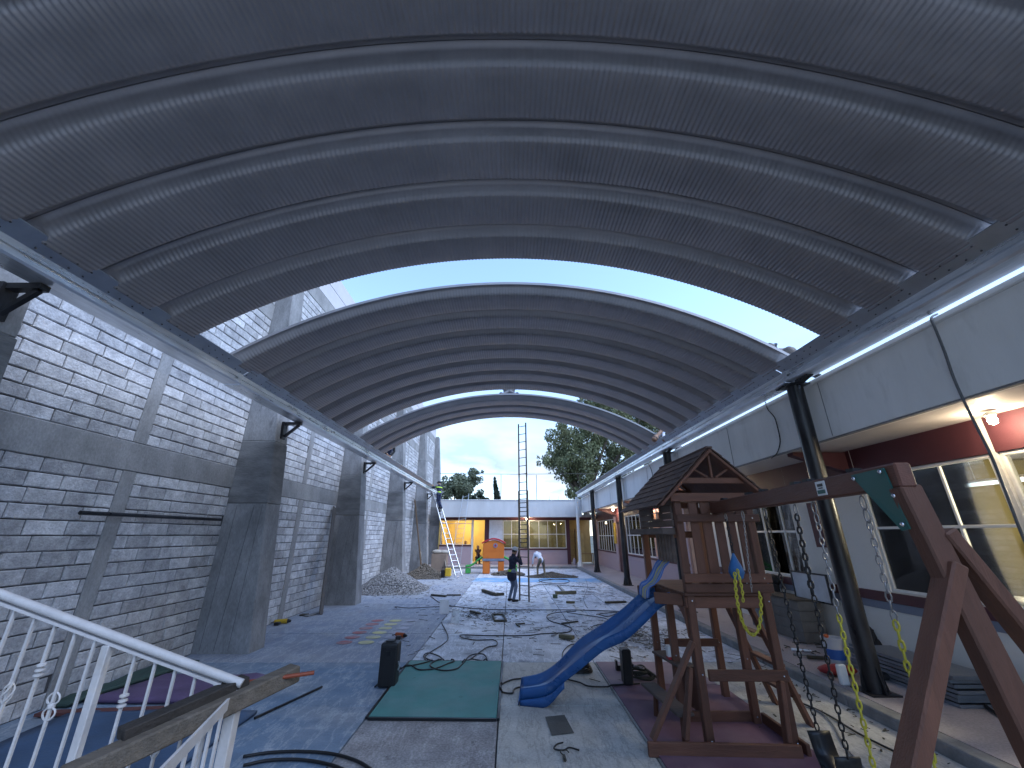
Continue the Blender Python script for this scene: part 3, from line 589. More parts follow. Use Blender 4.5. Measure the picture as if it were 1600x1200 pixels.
tree('small_bush_tree', 'small round dark tree top just above the far roof', (at(749,790,Y=46).x,46,-.12), c3, 1500, .13, .1, m_leaf3, 6, [1], .12)
c4 = cl([(773,748,1.3),(773.5,753,1.9),(774,759,2.5),(775,765,3.2),(776,772,3.8),(777,779,4.3),(777,786,4.5)], 44.)
tree('cypress_tree', 'slim dark cypress spire above the middle of the far roof', (at(777,790,Y=44).x,44,-.12), c4, 2600, .16, -.7, m_leaf3, 8, [], .1)
# ================================================================ PLAYSET
m_wood = M('stained_wood', (.15,.064,.039), .6, var=.3, scale=5, c2=(.105,.044,.028), amt=.7, s2=2.5, bump=.25, bs=20, stretch=(5,5,.8), isl=.28)
m_woodh = M('stained_wood_level', (.15,.064,.039), .6, var=.3, scale=5, c2=(.105,.044,.028), amt=.7, s2=2.5, bump=.25, bs=20, stretch=(.8,2.5,6), isl=.28)
m_woodg = M('weathered_wood', (.17,.125,.105), .8, var=.25, scale=6, c2=(.10,.075,.065), amt=.7, s2=3, bump=.3, bs=20, stretch=(1,1,5), isl=.28)
m_shing = M('roof_shingle', (.115,.07,.055), .8, var=.25, scale=8, c2=(.07,.045,.04), amt=.6, s2=4, bump=.3, bs=25, isl=.22)
m_green = M('green_bracket', (.018,.10,.085), .45, var=.1, bump=0)
m_chrome = M('chrome', (.6,.6,.62), .2, metal=1, bump=0)
m_slide = M('blue_plastic', (.02,.085,.25), .3, var=.14, scale=3, c2=(.035,.12,.30), amt=.5, s2=2, bump=.04, bs=6, spec=.5, c3=(.10,.17,.30), s3=9, lo3=.60, hi3=.80, stretch=(.5,1,1))
ps = T('wooden_playset', 'brown wooden playset with gabled tower, blue wavy slide and swing beam', 'playset', (2.65, 6.2, 0))
def W(p, q, w, h, name='board', up=(0,0,1), m=None, bev=.006): return B().bar(p, q, w, h, up).ob(name, m or m_wood, ps, bevel=bev)
PST = {'FL': (2.2,5.5), 'FR': (3.1,5.45), 'ML': (2.2,6.25), 'MR': (3.06,6.1), 'BL': (2.2,6.97), 'BR': (3.12,6.97)}
for k, (x, y) in PST.items():
    top = 2.62 if k[0] != 'M' else 1.5
    B().bx(x-.045, x+.045, y-.045, y+.045, .0, top).ob('post', m_wood, ps, bevel=.007)
# deck
for k in range(11): B().bx(2.12, 3.18, 5.43+k*.143, 5.43+k*.143+.135, 1.502, 1.535).ob('deck_plank', m_woodh, ps, bevel=.004)
for y in (5.43, 6.9): W((2.14,y+.06,1.43),(3.16,y+.06,1.43), .035, .13, 'joist', m=m_woodh)
for x in (2.14, 3.17): W((x,5.6,1.43),(x,6.85,1.43), .035, .13, 'joist', m=m_woodh)
# front face
yf = 5.425
W((2.14,yf,1.59),(3.2,yf-.02,1.59), .03, .10, 'rail', m=m_woodh); W((2.14,yf-.004,1.70),(3.2,yf-.024,1.70), .03, .10, 'rail', m=m_woodh)
W((2.15,yf-.004,2.40),(3.2,yf-.024,2.40), .03, .095, 'rail', m=m_woodh); W((2.10,yf-.002,2.66),(3.2,yf-.018,2.66), .035, .11, 'rail', m=m_woodh)
for x, w in ((2.385,.11),(2.545,.125),(2.70,.115),(2.85,.11),(2.985,.10)): B().bx(x-w/2, x+w/2, yf+.018, yf+.042, 1.60, 2.60).ob('slat', m_wood, ps, bevel=.004)
# right side and back slats (seen through the gaps)
B().bx(3.13, 3.155, 5.62, 5.74, 1.54, 2.5).ob('slat', m_wood, ps, bevel=.004)
W((3.16,5.5,2.45),(3.16,6.9,2.45), .03, .1, 'rail', m=m_woodh); W((2.14,6.99,2.2),(3.16,6.99,2.2), .03, .1, 'rail', m=m_woodh); W((2.14,6.99,2.66),(3.16,6.99,2.66), .03, .1, 'rail', m=m_woodh)

# left side panel of level planks with a small barred window, ledge and short slats
for k in range(4):
    z0, z1 = 2.30+k*.092, 2.385+k*.092
    if k in (1, 2):
        B().bx(2.135, 2.16, 5.56, 5.93, z0, z1).ob('plank', m_woodg, ps, bevel=.004); B().bx(2.135, 2.16, 6.32, 6.93, z0, z1).ob('plank', m_woodg, ps, bevel=.004)
    else: B().bx(2.135, 2.16, 5.56, 6.93, z0, z1).ob('plank', m_woodg, ps, bevel=.004)
wf = B()
for a, b, c, d in ((5.92,6.33,2.385,2.41),(5.92,6.33,2.575,2.60),(5.92,5.955,2.41,2.575),(6.295,6.33,2.41,2.575)): wf.bx(2.115, 2.155, a, b, c, d)
w_ = wf.ob('window_frame', m_woodg, ps); B().bx(2.13, 2.14, 6.115, 6.13, 2.41, 2.575).ob('bar', m_white, w_); B().bx(2.128, 2.14, 5.955, 6.295, 2.488, 2.5).ob('bar', m_white, w_)
B().bx(1.98, 2.16, 5.54, 7.05, 2.20, 2.285).ob('ledge', m_woodg, ps, bevel=.008)
for k in range(6): B().bx(2.14, 2.162, 5.62+k*.115, 5.70+k*.115, 1.86, 2.2).ob('slat', m_woodg, ps, bevel=.004)
W((1.86,5.78,1.44),(2.16,5.6,1.44), .032, .13, 'slide_board', m=m_woodh); W((1.86,6.5,1.44),(2.16,6.5,1.44), .032, .13, 'slide_board', m=m_woodh)
# curved brace below the deck
br = B(); arc = [(2.155+.0, 5.62+.32*math.cos(a), 1.05+.32*math.sin(a)) for a in [math.pi/2*i/6 for i in range(7)]]
br.prism([(2.155,5.55,1.37)]+[(2.155, 5.55+.32*(1-math.sin(a)), 1.05+.32*math.cos(a)*1.0) for a in [math.pi/2*i/6 for i in range(7)]]+[(2.155,5.55,1.05)], (-.015,0,0), (.015,0,0)); br.ob('brace', m_wood, ps)
# roof: rafters, gable trusses, shingle courses
AX, AZ, HW, EZ = 2.67, 3.27, .74, 2.55
for yg in (5.36, 7.06):
    W((AX-HW,yg,EZ),(AX+.02,yg,AZ), .035, .12, 'rafter', (0,1,0)); W((AX+HW,yg+.003,EZ),(AX-.02,yg+.003,AZ), .035, .12, 'rafter', (0,1,0))
    yg2 = yg+(.028 if yg < 6 else -.028)
    W((AX-.42,yg2,2.87),(AX+.42,yg2,2.87), .025, .075, 'collar_beam', m=m_woodh); W((AX,yg2,2.90),(AX,yg2,3.2), .03, .055, 'king_post', (0,1,0))
    for s in (-1, 1): W((AX+s*.05,yg2+.004,2.91),(AX+s*.27,yg2+.004,3.04), .028, .05, 'gable_strut', (0,1,0))
sl_ = math.hypot(HW, AZ-EZ); nc, ns = 8, 9; ch_ = sl_/nc
shm = []
for s in (-1, 1):
    b = B(); b.bx(-.5*1.78/ns+.003, .5*1.78/ns-.003, -.012, ch_*1.12, 0, .014); me = b.mesh('shingle'); me.materials.append(m_shing); shm.append(me); break
for s in (-1, 1):
    d = Vector((-s*HW, 0, AZ-EZ)).normalized(); n_ = Vector((s*(AZ-EZ), 0, HW)).normalized()
    B().prism([(AX+s*HW,5.33,EZ),(AX,5.33,AZ),(AX,5.33,AZ+.022),(AX+s*(HW+.02),5.33,EZ+.004)], (0,.0,0), (0,1.76,0)).ob('roof_board', m_wood, ps)
    for c in range(nc):
        for k in range(ns):
            o = bpy.data.objects.new('shingle', shm[0]); COL.objects.link(o)
            p = Vector((AX+s*(HW+.03), 5.315+(k+.5)*1.79/ns, EZ-.02))+d*(c*ch_)+n_*(.03+.002*random.random())
            ax = Vector((0, -s, 0)) if s > 0 else Vector((0, -s, 0))
            yv = (d-n_*(-.10)).normalized() if False else (d*1.0-n_*.08).normalized(); zv = n_; xv = yv.cross(zv).normalized(); zv = xv.cross(yv)
            o.matrix_basis = Matrix(((xv.x,yv.x,zv.x,p.x),(xv.y,yv.y,zv.y,p.y),(xv.z,yv.z,zv.z,p.z),(0,0,0,1))); adopt(o, ps)
W((AX,5.31,AZ+.03),(AX,7.11,AZ+.03), .09, .03, 'ridge_cap', m=m_shing)
# lower frame
W((1.47,5.34,.065),(3.06,5.26,.065), .045, .13, 'base_rail', m=m_woodh); W((2.22,6.14,.065),(3.02,6.14,.065), .045, .12, 'base_rail', m=m_woodh)
W((3.15,5.28,.065),(3.15,6.1,.065), .045, .12, 'base_rail', m=m_woodh); W((2.26,5.415,.70),(3.16,5.40,.70), .04, .11, 'cross_rail', m=m_woodh)
W((1.54,5.385,.13),(2.15,5.46,1.02), .045, .10, 'brace', (0,1,0)); W((1.90,5.39,.13),(2.06,5.42,.78), .045, .11, 'brace', (0,1,0))
W((2.98,5.36,.02),(3.05,5.39,.66), .05, .10, 'brace', (0,1,0))
W((1.86,6.45,.32),(1.98,5.5,.30), .20, .035, 'bench_board', m=m_woodg); W((1.88,6.3,.0),(1.90,6.28,.30), .05, .05, 'bench_leg'); W((1.97,5.62,.0),(1.98,5.62,.28), .05, .05, 'bench_leg')
W((2.16,6.75,.62),(2.26,6.05,.62), .24, .03, 'table_board', m=m_woodg); W((2.34,6.75,.35),(2.40,6.1,.35), .03, .5, 'table_panel'); 
for x in (2.45, 2.75): B().bx(x-.06, x+.06, 6.93, 6.955, .05, 1.38).ob('slat', m_wood, ps)
W((2.3,6.9,.7),(3.1,6.9,.7), .04, .1, 'cross_rail', m=m_woodh)
# ladder on the walkway side
for y in (6.06, 6.75): W((3.14,y,1.5),(3.70,y,.0), .045, .12, 'ladder_side', (0,1,0))
for k in range(4):
    t_ = (k+.7)/4.6; W((3.14+.56*t_+.02,6.08,1.5-1.5*t_),(3.14+.56*t_+.02,6.73,1.5-1.5*t_), .12, .035, 'ladder_step', m=m_woodh)
# slide
far_ = [(2.05,6.33,1.50),(1.87,6.35,1.41),(1.62,6.46,1.23),(1.36,6.56,1.03),(1.19,6.67,.91),(1.02,6.78,.80),(.86,6.88,.64),(.70,6.99,.47),(.46,7.09,.30),(.17,7.18,.22)]
near_ = [(2.1,5.88,1.50),(1.95,5.90,1.46),(1.74,6.02,1.21),(1.51,6.12,1.02),(1.27,6.22,.89),(1.11,6.32,.74),(.92,6.42,.57),(.70,6.52,.39),(.50,6.62,.24),(.14,6.72,.16)]
fa, ne = bez(far_, 6), bez(near_, 6); n = len(fa); V = []; k_ = 11
for i in range(n):
    a, b = fa[i], ne[i]; z0 = (a.z+b.z)/2-.06; P_ = []
    for (t, dz) in [(-.045,-.07),(-.05,.035),(-.02,.06),(.02,.05),(.07,-.015),(.25,-.035),(.5,.0),(.75,-.035),(.93,-.015),(.98,.05),(1.02,.06),(1.05,.035),(1.045,-.07)]:
        p = a.lerp(b, t); P_.append((p.x, p.y, max(.004, z0+dz)))
    V += P_
k_ = 13; F = [(i*k_+j, i*k_+j+1, (i+1)*k_+j+1, (i+1)*k_+j) for i in range(n-1) for j in range(k_-1)]
bb_ = B().add(V, F)
# closed foot: skirt down to the floor
ft = [Vector(V[(n-1)*k_+j]) for j in range(k_)]; bb_.add([tuple(p) for p in ft]+[(p.x-.03, p.y, .002) for p in ft], [(j, j+1, k_+j+1, k_+j) for j in range(k_-1)])
for e in (0, k_-1):
    ed = [Vector(V[i*k_+e]) for i in range(n-14, n)]; bb_.add([tuple(p) for p in ed]+[(p.x, p.y, max(.002, p.z-.07-.09*(i/13))) for i, p in enumerate(ed)], [(i, i+1, 14+i+1, 14+i) for i in range(13)])
sld = bb_.ob('slide', m_slide, ps, smooth='all'); md = sld.modifiers.new('wall', 'SOLIDIFY'); md.thickness = .012; md.offset = -1
# swing beam, end frame, gusset, plate
BA, BB = Vector((2.64,5.41,2.52)), Vector((2.255,2.30,2.52))
W(BA, BB, .09, .14, 'swing_beam', m=M('beam_wood', (.125,.048,.03), .55, var=.25, scale=5, c2=(.09,.036,.024), amt=.7, s2=2.5, bump=.2, bs=20, stretch=(4,.5,6)), bev=.01)
LT = BB+Vector((.015,.05,-.06))
W(LT, (2.50,2.18,.0), .09, .13, 'frame_leg', (1,0,0), bev=.01)
W((2.335,2.30,2.06),(1.20,2.42,.0), .08, .115, 'frame_leg', (0,1,0), bev=.01); W((2.37,2.33,2.22),(3.42,2.28,.0), .08, .115, 'frame_leg', (0,1,0), bev=.01)
bd = (BB-BA).normalized(); nx = Vector((-1,0.125,0)).normalized()*.05
g0 = BB-bd*.02
gs = B().prism([g0-bd*.34+Vector((0,0,.045)), g0-bd*.05+Vector((0,0,.05)), g0-bd*.02+Vector((.015,0,-.29)), g0-bd*.075+Vector((.01,0,-.30))], nx, nx*1.16).ob('gusset', m_green, ps)
for p in (g0-bd*.315+Vector((0,0,.02)), g0-bd*.08+Vector((0,0,.03)), g0-bd*.045+Vector((.01,0,-.11)), g0-bd*.05+Vector((.01,0,-.265))): B().ell(p+nx*1.2, (.014,.014,.014), 8, 5).ob('bolt_head', m_chrome, gs, smooth='all')
pc = BA.lerp(BB, .77); pl = B().bar(pc-bd*.055+nx*.96, pc+bd*.055+nx*.96, .006, .10).ob('maker_plate', m_white, ps)
up = Vector((0,0,1)); q_ = nx*1.03
B().bar(pc-bd*.045+q_-up*.025, pc+bd*.045+q_-up*.025, .003, .026).ob('printed_bar', m_green, pl)
B().bar(pc-bd*.032+q_+up*.022, pc+bd*.032+q_+up*.022, .003, .02).ob('printed_line', m_black, pl); B().bar(pc-bd*.025+q_+up*.001, pc+bd*.025+q_+up*.001, .003, .008).ob('printed_line', m_black, pl)
for f_ in (.13, .35, .455, .64, .70, .87):
    p = BA.lerp(BB, f_); B().bx(p.x-.03, p.x+.03, p.y-.03, p.y+.03, 2.592, 2.615).ob('hanger_nut', m_black, ps)
for k, (x, y) in PST.items():
    for z in (.09,.70,1.45,1.70,2.40):
        if (z < 1.5 or k[0] == 'F') and not (z < .6 and k[0] == 'B'): B().ell((x, y-.075 if k[0] == 'F' else y-.046, z), (.011,.008,.011), 8, 5).ob('bolt_head', m_chrome, ps)
# ---- swings
m_chain = M('dark_chain', (.03,.03,.033), .45, metal=.7, bump=0); m_ychain = M('yellow_chain_sleeve', (.48,.42,.04), .5, var=.15, bump=0); m_gchain = M('zinc_chain', (.28,.28,.29), .4, metal=.9, bump=0)
def chain(p, q, par, mat, L=.045, r=.0042, w=.012):
    pts = [Vector(x) for x in ([p, q] if not isinstance(p, list) else p)]
    # resample
    seg = [(pts[i+1]-pts[i]).length for i in range(len(pts)-1)]; tot = sum(seg); n = max(1, int(tot/L)); b = B()
    def pos(s):
        for i, l in enumerate(seg):
            if s <= l or i == len(seg)-1: return pts[i].lerp(pts[i+1], min(1, s/l))
            s -= l
    for k in range(n):
        a, c = pos(tot*k/n), pos(tot*(k+1)/n); d = (c-a).normalized(); s1 = d.orthogonal().normalized(); s2 = d.cross(s1); s_ = s1 if k % 2 else s2
        h = (c-a).length*.5+.006; m_ = (a+c)/2; ring = [m_+d*h*math.cos(t)+s_*w*math.sin(t) for t in [2*math.pi*i/8 for i in range(8)]]
        b.tube(ring+[ring[0]], r, 5, cap=False)
    return b.ob('chain', mat, par, smooth='all')
def hook(p, par): 
    t = [Vector(p)+Vector((0, .022*math.sin(a), -.045+.045*math.cos(a))) for a in [2*math.pi*i/10 for i in range(11)]]
    B().tube(t, .005, 6, cap=False).ob('hook', m_gchain, par, smooth='all')
sA = T('swing', 'swing with black chains and black belt seat, nearer the tower', 'swing', (2.44,3.8,2.44), 'swings on the beam')
for a, b in (((2.47,4.05,2.44),(2.52,4.05,.70)), ((2.41,3.52,2.44),(2.36,3.52,.74))): hook(a, sA); chain((a[0],a[1],2.36), b, sA, m_chain, L=.05, r=.006, w=.015)
chain([(2.42,3.54,2.36),(2.43,3.58,2.0),(2.40,3.55,1.75)], None, sA, m_chain, L=.05, r=.006, w=.015)
pth = bez([(2.52,4.05,.70),(2.52,4.0,.55),(2.46,3.8,.46),(2.40,3.6,.52),(2.36,3.52,.74)], 5)
b = B(); V = []
for p in pth: V += [(p.x-.09, p.y, p.z), (p.x+.09, p.y, p.z)]
b.add(V, [(2*i, 2*i+1, 2*i+3, 2*i+2) for i in range(len(pth)-1)]); o = b.ob('seat', m_black, sA, smooth='all'); o.modifiers.new('wall', 'SOLIDIFY').thickness = .012
sB = T('swing', 'swing with yellow-sleeved lower chains beside the end frame', 'swing', (2.34,3.,2.44), 'swings on the beam')
for (a, m_, e) in (((2.38,3.26),1.66,.55), ((2.31,2.71),1.72,.6)):
    hook((a[0],a[1],2.44), sB); hook((a[0],a[1],2.36), sB); chain((a[0],a[1],2.28), (a[0]-.02,a[1],m_), sB, m_gchain, L=.05, r=.005, w=.014)
    chain((a[0]-.02,a[1],m_), (a[0]-.05,a[1],e), sB, m_ychain, L=.05, r=.0065, w=.0125)
B().bx(2.18, 2.40, 2.72, 3.26, .53, .56).ob('seat', m_ychain, sB, bevel=.01)
sC = T('rope_swing', 'looped yellow rope on thin chains with a blue cover, hung against the tower slats', 'swing', (2.55,4.7,2.44), 'swings on the beam')
hook((2.58,5.02,2.44), sC); chain((2.58,5.02,2.37), (2.59,5.02,1.95), sC, m_chain, L=.04, r=.006, w=.013); hook((2.5,4.5,2.44), sC); chain((2.5,4.5,2.37), (2.44,4.5,1.66), sC, m_gchain, L=.035, r=.003, w=.008)
lp = [at(*p, Y=4.75) for p in ((1148,895),(1150,925),(1155,955),(1163,978),(1174,992),(1183,988),(1188,970),(1189,940),(1186,925))]
chain(bez(lp, 4), None, sC, m_ychain, L=.035, r=.008, w=.013); chain(bez([at(*p, Y=4.85) for p in ((1152,890),(1156,905),(1160,925),(1161,940))], 3), None, sC, m_ychain, L=.035, r=.007, w=.011)
bc = at(1150, 890, Y=5.0); B().lathe([(.012,.17),(.03,.12),(.075,.02),(.085,-.03),(.06,-.09),(.02,-.11)][::-1], (bc.x,bc.y,bc.z), 10).ob('blue_cover', M('blue_cover', (.03,.13,.32), .5), sC, smooth=True)
# striped towel over the slide head
m_tb, m_tw, m_ty = M('towel_blue', (.09,.19,.50), .9), M('towel_pale', (.26,.34,.58), .9), M('towel_yellow', (.52,.47,.24), .9)
b = B(); cols = [0,1,0,2,1,2,0,1,0]
tp = bez([(2.21,6.12,1.90),(2.1,6.12,1.80),(1.98,6.12,1.62),(1.86,6.13,1.54),(1.83,6.13,1.42)], 5); nc_ = len(cols)
for c in range(nc_):
    b.mi = cols[c]; V = []
    for i, p in enumerate(tp):
        sag = -.03*math.sin(math.pi*c/nc_); sag2 = -.03*math.sin(math.pi*(c+1)/nc_)
        V += [(p.x, p.y-.21+.42*c/nc_, p.z+sag+.006*math.sin(i*1.3+c)), (p.x, p.y-.21+.42*(c+1)/nc_, p.z+sag2+.006*math.sin(i*1.3+c+1))]
    b.add(V, [(2*i, 2*i+1, 2*i+3, 2*i+2) for i in range(len(tp)-1)])
o = b.ob('towel', [m_tb, m_tw, m_ty], smooth='all'); o.modifiers.new('wall', 'SOLIDIFY').thickness = .006; tag(o, 'blue and yellow striped towel draped over the head of the slide', 'towel')
c_ = at(1048, 1030, z=.637); o = B().bx(c_.x-.04, c_.x+.04, c_.y-.04, c_.y+.04, .638, .80).bx(c_.x-.041, c_.x+.041, c_.y-.041, c_.y+.041, .639, .68).ob('carton', [m_white], bevel=.004); tag(o, 'small white carton standing on the board under the tower', 'carton')
B().bx(c_.x-.043, c_.x+.043, c_.y-.043, c_.y+.043, .64, .672).ob('red_band', M('red_print', (.4,.03,.04), .5), o)
# ================================================================ LANDING, RAILING
struct(B().bx(-3.4, 1.2, -6.8, 2.5, -.05, .75).ob('stair_landing', m_beige), 'concrete landing the camera stands on')
m_rail = M('white_rail_paint', (.40,.39,.395), .5, var=.12, scale=8, c2=(.42,.38,.34), amt=.5, s2=9, lo=.55, hi=.68, bump=.2, bs=40)
rl = T('stair_railing', 'white wrought-iron railing with twisted balusters beside the landing', 'railing', (-1.45,2.6,.75))
HA, HB_ = Vector((-3.45,2.28,2.17)), Vector((-1.45,2.60,1.445))
def on(x): return HA.lerp(HB_, (x-HA.x)/(HB_.x-HA.x))
rd = (HB_-HA).normalized()
B().tube([HA, HB_], .021, 14).ob('handrail', m_rail, rl, smooth=True); B().bar(HA-Vector((0,0,.036)), HB_-Vector((0,0,.036)), .03, .012).ob('rail_strap', m_rail, rl)
def post(p, w=.04): B().bx(p.x-w/2, p.x+w/2, p.y-w/2, p.y+w/2, .752, p.z-.045).ob('post', m_rail, rl, bevel=.004)
post(on(-2.14)); post(HB_+Vector((-.02,0,-.01)), .055)
def baluster(x, y, ztop, style):
    b = B(); z0 = .752; b.bx(x-.006, x+.006, y-.006, y+.006, z0, ztop)
    o = b.ob('baluster', m_rail, rl)
    if style == 1:      # three rings
        zc = ztop-.20
        for dz in (-.022, 0, .022): B().lathe([(.01,-.009),(.02,-.004),(.02,.004),(.01,.009)], (x,y,zc+dz), 10).ob('knuckle', m_rail, o, smooth=True)
    elif style == 2:    # open twisted basket
        zc = ztop-.33
        for k in range(4): B().tube([(x+.022*math.sin(math.pi*i/8)*math.cos(k*math.pi/2+i*.4), y+.022*math.sin(math.pi*i/8)*math.sin(k*math.pi/2+i*.4), zc-.05+.1*i/8) for i in range(9)], .0042, 5).ob('basket', m_rail, o)
    elif style == 3:    # butterfly scroll
        zc = ztop-.32
        for s in (-1, 1):
            for v in (-1, 1): B().tube([(x+s*(.004+.026*math.sin(a*.9)), y, zc+v*(.008+.026*(1-math.cos(a*.8)))) for a in [i*.42 for i in range(9)]], .0045, 5).ob('scroll', m_rail, o)
        B().lathe([(.009,-.012),(.016,-.006),(.016,.006),(.009,.012)], (x,y,zc), 8).ob('knuckle', m_rail, o)
sty = [2,1,0,2,1,3,1,0,2,1,3,0,1,2]
k = 0; x = -3.35
while x < -1.52:
    p = on(x)
    if abs(x+2.14) > .05: baluster(x, p.y, p.z-.045, sty[k % len(sty)]); k += 1
    x += .104
RB = Vector((-1.24,1.72,1.37)); RA = HB_+Vector((-.02,-.03,-.06))
B().bar(RA, RB, .012, .05).ob('return_rail', m_rail, rl)
for i in range(1, 7):
    p = RA.lerp(RB, i/7.); baluster(p.x, p.y, p.z-.02, [3,0,2,1,0,2][i-1])
# timber laid over the railing, red rod
m_tim = M('old_timber', (.095,.08,.066), .85, var=.3, scale=6, c2=(.08,.065,.05), amt=.8, s2=4, bump=.5, bs=22, stretch=(1,5,5)); m_dark_tim = M('dark_timber', (.022,.018,.016), .7, var=.3, bump=.4)
ta = at(462,1050,Y=2.86); tb = at(95,1222,Y=2.05)
o = T('timber_beam', 'rough grey timber laid across the end of the white railing', 'timber', ta)
B().bar(ta, tb, .10, .085).ob('beam', m_tim, o, bevel=.008)
off = Vector((-.05,0.01,.055)); B().bar(ta.lerp(tb,.26)+off, ta.lerp(tb,.80)+off, .085, .05).ob('dark_strip', m_dark_tim, o, bevel=.004)  # darker strip along the top of the timber
o = B().tube([at(352,1071,Y=2.66), at(491,1051,Y=2.80)], .011, 8).ob('steel_rod', M('red_oxide', (.20,.045,.02), .6, metal=.2)); tag(o, 'short red-oxide rod resting on the timber', 'rod')
o = B().bx(*(lambda p: (p.x-.035, p.x+.03, p.y-.03, p.y+.03, p.z-.035, p.z+.03))(at(364,1078,Y=2.63))).ob('rail_cap', m_black, rl)
# ================================================================ THINGS ON THE FLOOR
m_rub = M('black_rubber', (.015,.015,.016), .5, bump=.05)
def cable(pts, r, label, z=None, mat=m_rub, group='cables on the court floor'):
    P_ = [G(px, py, (z or r)+.006) for px, py in pts]; b = bez(P_, 7)
    lift = lambda p: .034 if -1.86 < p.x < -.13 and 6.18 < p.y < 8.7 else .018 if 1.54 < p.x < 3.3 and 4.6 < p.y < 8.66 else 0
    o = B().tube([(p.x, p.y, max(r+.004, p.z)+lift(p)) for p in b], r, 6).ob('cable', mat, smooth='all'); return tag(o, label, 'cable', group)
def mat_(name, poly, h, m, label, wav=0, cat='mat'):
    b = B().prism([(p[0], p[1], .008) for p in poly], (0,0,0), (0,0,h)); o = b.ob(name, m, bevel=.004); return tag(o, label, cat)
m_teal = M('teal_rubber', (.075,.225,.21), .75, var=.14, scale=2.5, c2=(.13,.25,.245), amt=.7, s2=1.3, bump=.15, c3=(.06,.12,.12), s3=5, lo3=.66, hi3=.72)
mat_('floor_mat', [(-1.80,6.26),(-.17,6.22),(-.16,8.62),(-1.83,8.66)], .03, m_teal, 'square teal green rubber mat on the floor')
ed_ = B()
for p, q in (((-1.80,6.235),(-.17,6.195)), ((-.145,6.2),(-.135,8.62)), ((-1.84,8.68),(-.16,8.64)), ((-1.825,6.25),(-1.855,8.66))): ed_.bar((*p,.02), (*q,.02), .03, .028)
for i in range(4): B().add(ed_.v[i*8:i*8+8], [tuple(k-i*8 for k in f) for f in ed_.f[i*6:i*6+6]]).ob('edge_strip', m_rub, bpy.data.objects['floor_mat'])
m_plum = M('plum_rubber', (.16,.085,.125), .8, var=.15, c2=(.20,.13,.165), amt=.6, s2=1.4, bump=.15); m_plum2 = M('pale_plum_rubber', (.26,.19,.225), .8, var=.12, c2=(.31,.25,.28), amt=.6, s2=1.6)
mat_('floor_mat', [(1.57,4.6),(3.28,4.6),(3.28,7.43),(1.57,7.45)], .014, m_plum, 'dark plum mat under the wooden playset')
mat_('floor_mat', [(1.57,7.47),(3.22,7.46),(3.22,8.62),(1.57,8.64)], .014, m_plum2, 'pale plum mat behind the playset beside the black box')
m_navy = M('navy_vinyl', (.04,.075,.14), .6, var=.2, c2=(.06,.11,.20), amt=.6, s2=1.2); m_pur = M('purple_vinyl', (.115,.075,.15), .6, var=.2, c2=(.15,.10,.18), amt=.6)
def soft(name, poly, h, m, label, amp):
    n = 10; (a, b, c, d) = [Vector((*p, 0)) for p in poly]; V = []
    for i in range(n+1):
        for j in range(n+1):
            p = a.lerp(b, i/n).lerp(d.lerp(c, i/n), j/n); e = min(i, j, n-i, n-j)
            V.append((p.x, p.y, .012+h+(amp*(.5+.5*math.sin(i*.9+j*1.7)*math.cos(j*.8-i*.4)) if e else 0)))
    o = B().add(V, [(i*(n+1)+j, (i+1)*(n+1)+j, (i+1)*(n+1)+j+1, i*(n+1)+j+1) for i in range(n) for j in range(n)]).ob(name, m, smooth='all'); s = o.modifiers.new('wall', 'SOLIDIFY'); s.thickness = h*.95; s.offset = -1
    return tag(o, label, 'mat')
soft('gym_mat', [(-5.9,6.75),(-3.95,6.7),(-3.9,7.75),(-5.6,7.85)], .05, m_pur, 'crumpled purple vinyl mat on the floor below the block wall', .07)
soft('gym_mat', [(-5.6,4.6),(-3.3,4.5),(-3.3,6.4),(-5.7,6.5)], .04, m_navy, 'navy blue vinyl mat spread behind the white railing', .04)
soft('gym_mat', [(-6.2,6.6),(-5.95,6.6),(-5.65,8.6),(-6.2,8.7)], .05, M('dark_green_vinyl', (.04,.07,.06), .6), 'dark green mat folded at the foot of the block wall', .06)
o = B().bar(G(60,1115,.04), G(300,1106,.04), .12, .035).ob('plank', M('red_brown_plank', (.12,.045,.04), .7)); tag(o, 'red-brown plank lying along the edge of the navy mat', 'plank')
o = B().tube([G(398,1122,.02), G(503,1073,.02)], .016, 6).ob('steel_rod', m_black); tag(o, 'straight black rod lying on the blue floor', 'rod')
# black speaker case
c_ = G(602,1077); t = T('speaker_case', 'upright black speaker case standing at the corner of the teal mat', 'speaker', c_)
B().bx(c_.x-.135, c_.x+.135, c_.y, c_.y+.25, .012, .60).ob('cabinet', m_rub, t, bevel=.03, seg=2)
B().bx(c_.x-.11, c_.x+.11, c_.y-.008, c_.y-.001, .06, .54).ob('grille', M('speaker_grille', (.02,.02,.022), .8, bump=.8, bs=200), t)
B().tube([(c_.x+.145,c_.y+.1,.22),(c_.x+.165,c_.y+.09,.28),(c_.x+.145,c_.y+.08,.34)], .012, 6).ob('handle', m_galv, t); B().bx(c_.x-.07, c_.x+.05, c_.y+.06, c_.y+.18, .601, .625).ob('top_tray', m_black, t)
B().bx(c_.x-.04, c_.x+.04, c_.y-.013, c_.y-.009, .44, .49).ob('badge', m_black, t)
c_ = G(983,1074); o = T('black_case', 'tall narrow black case standing on the plum mat behind the slide', 'case', c_)
B().bx(c_.x-.07, c_.x+.075, c_.y-.02, c_.y+.18, .024, .50).ob('body', m_rub, o, bevel=.02); B().bx(c_.x+.07, c_.x+.1, c_.y, c_.y+.1, .25, .3).ob('latch', m_rub, o)
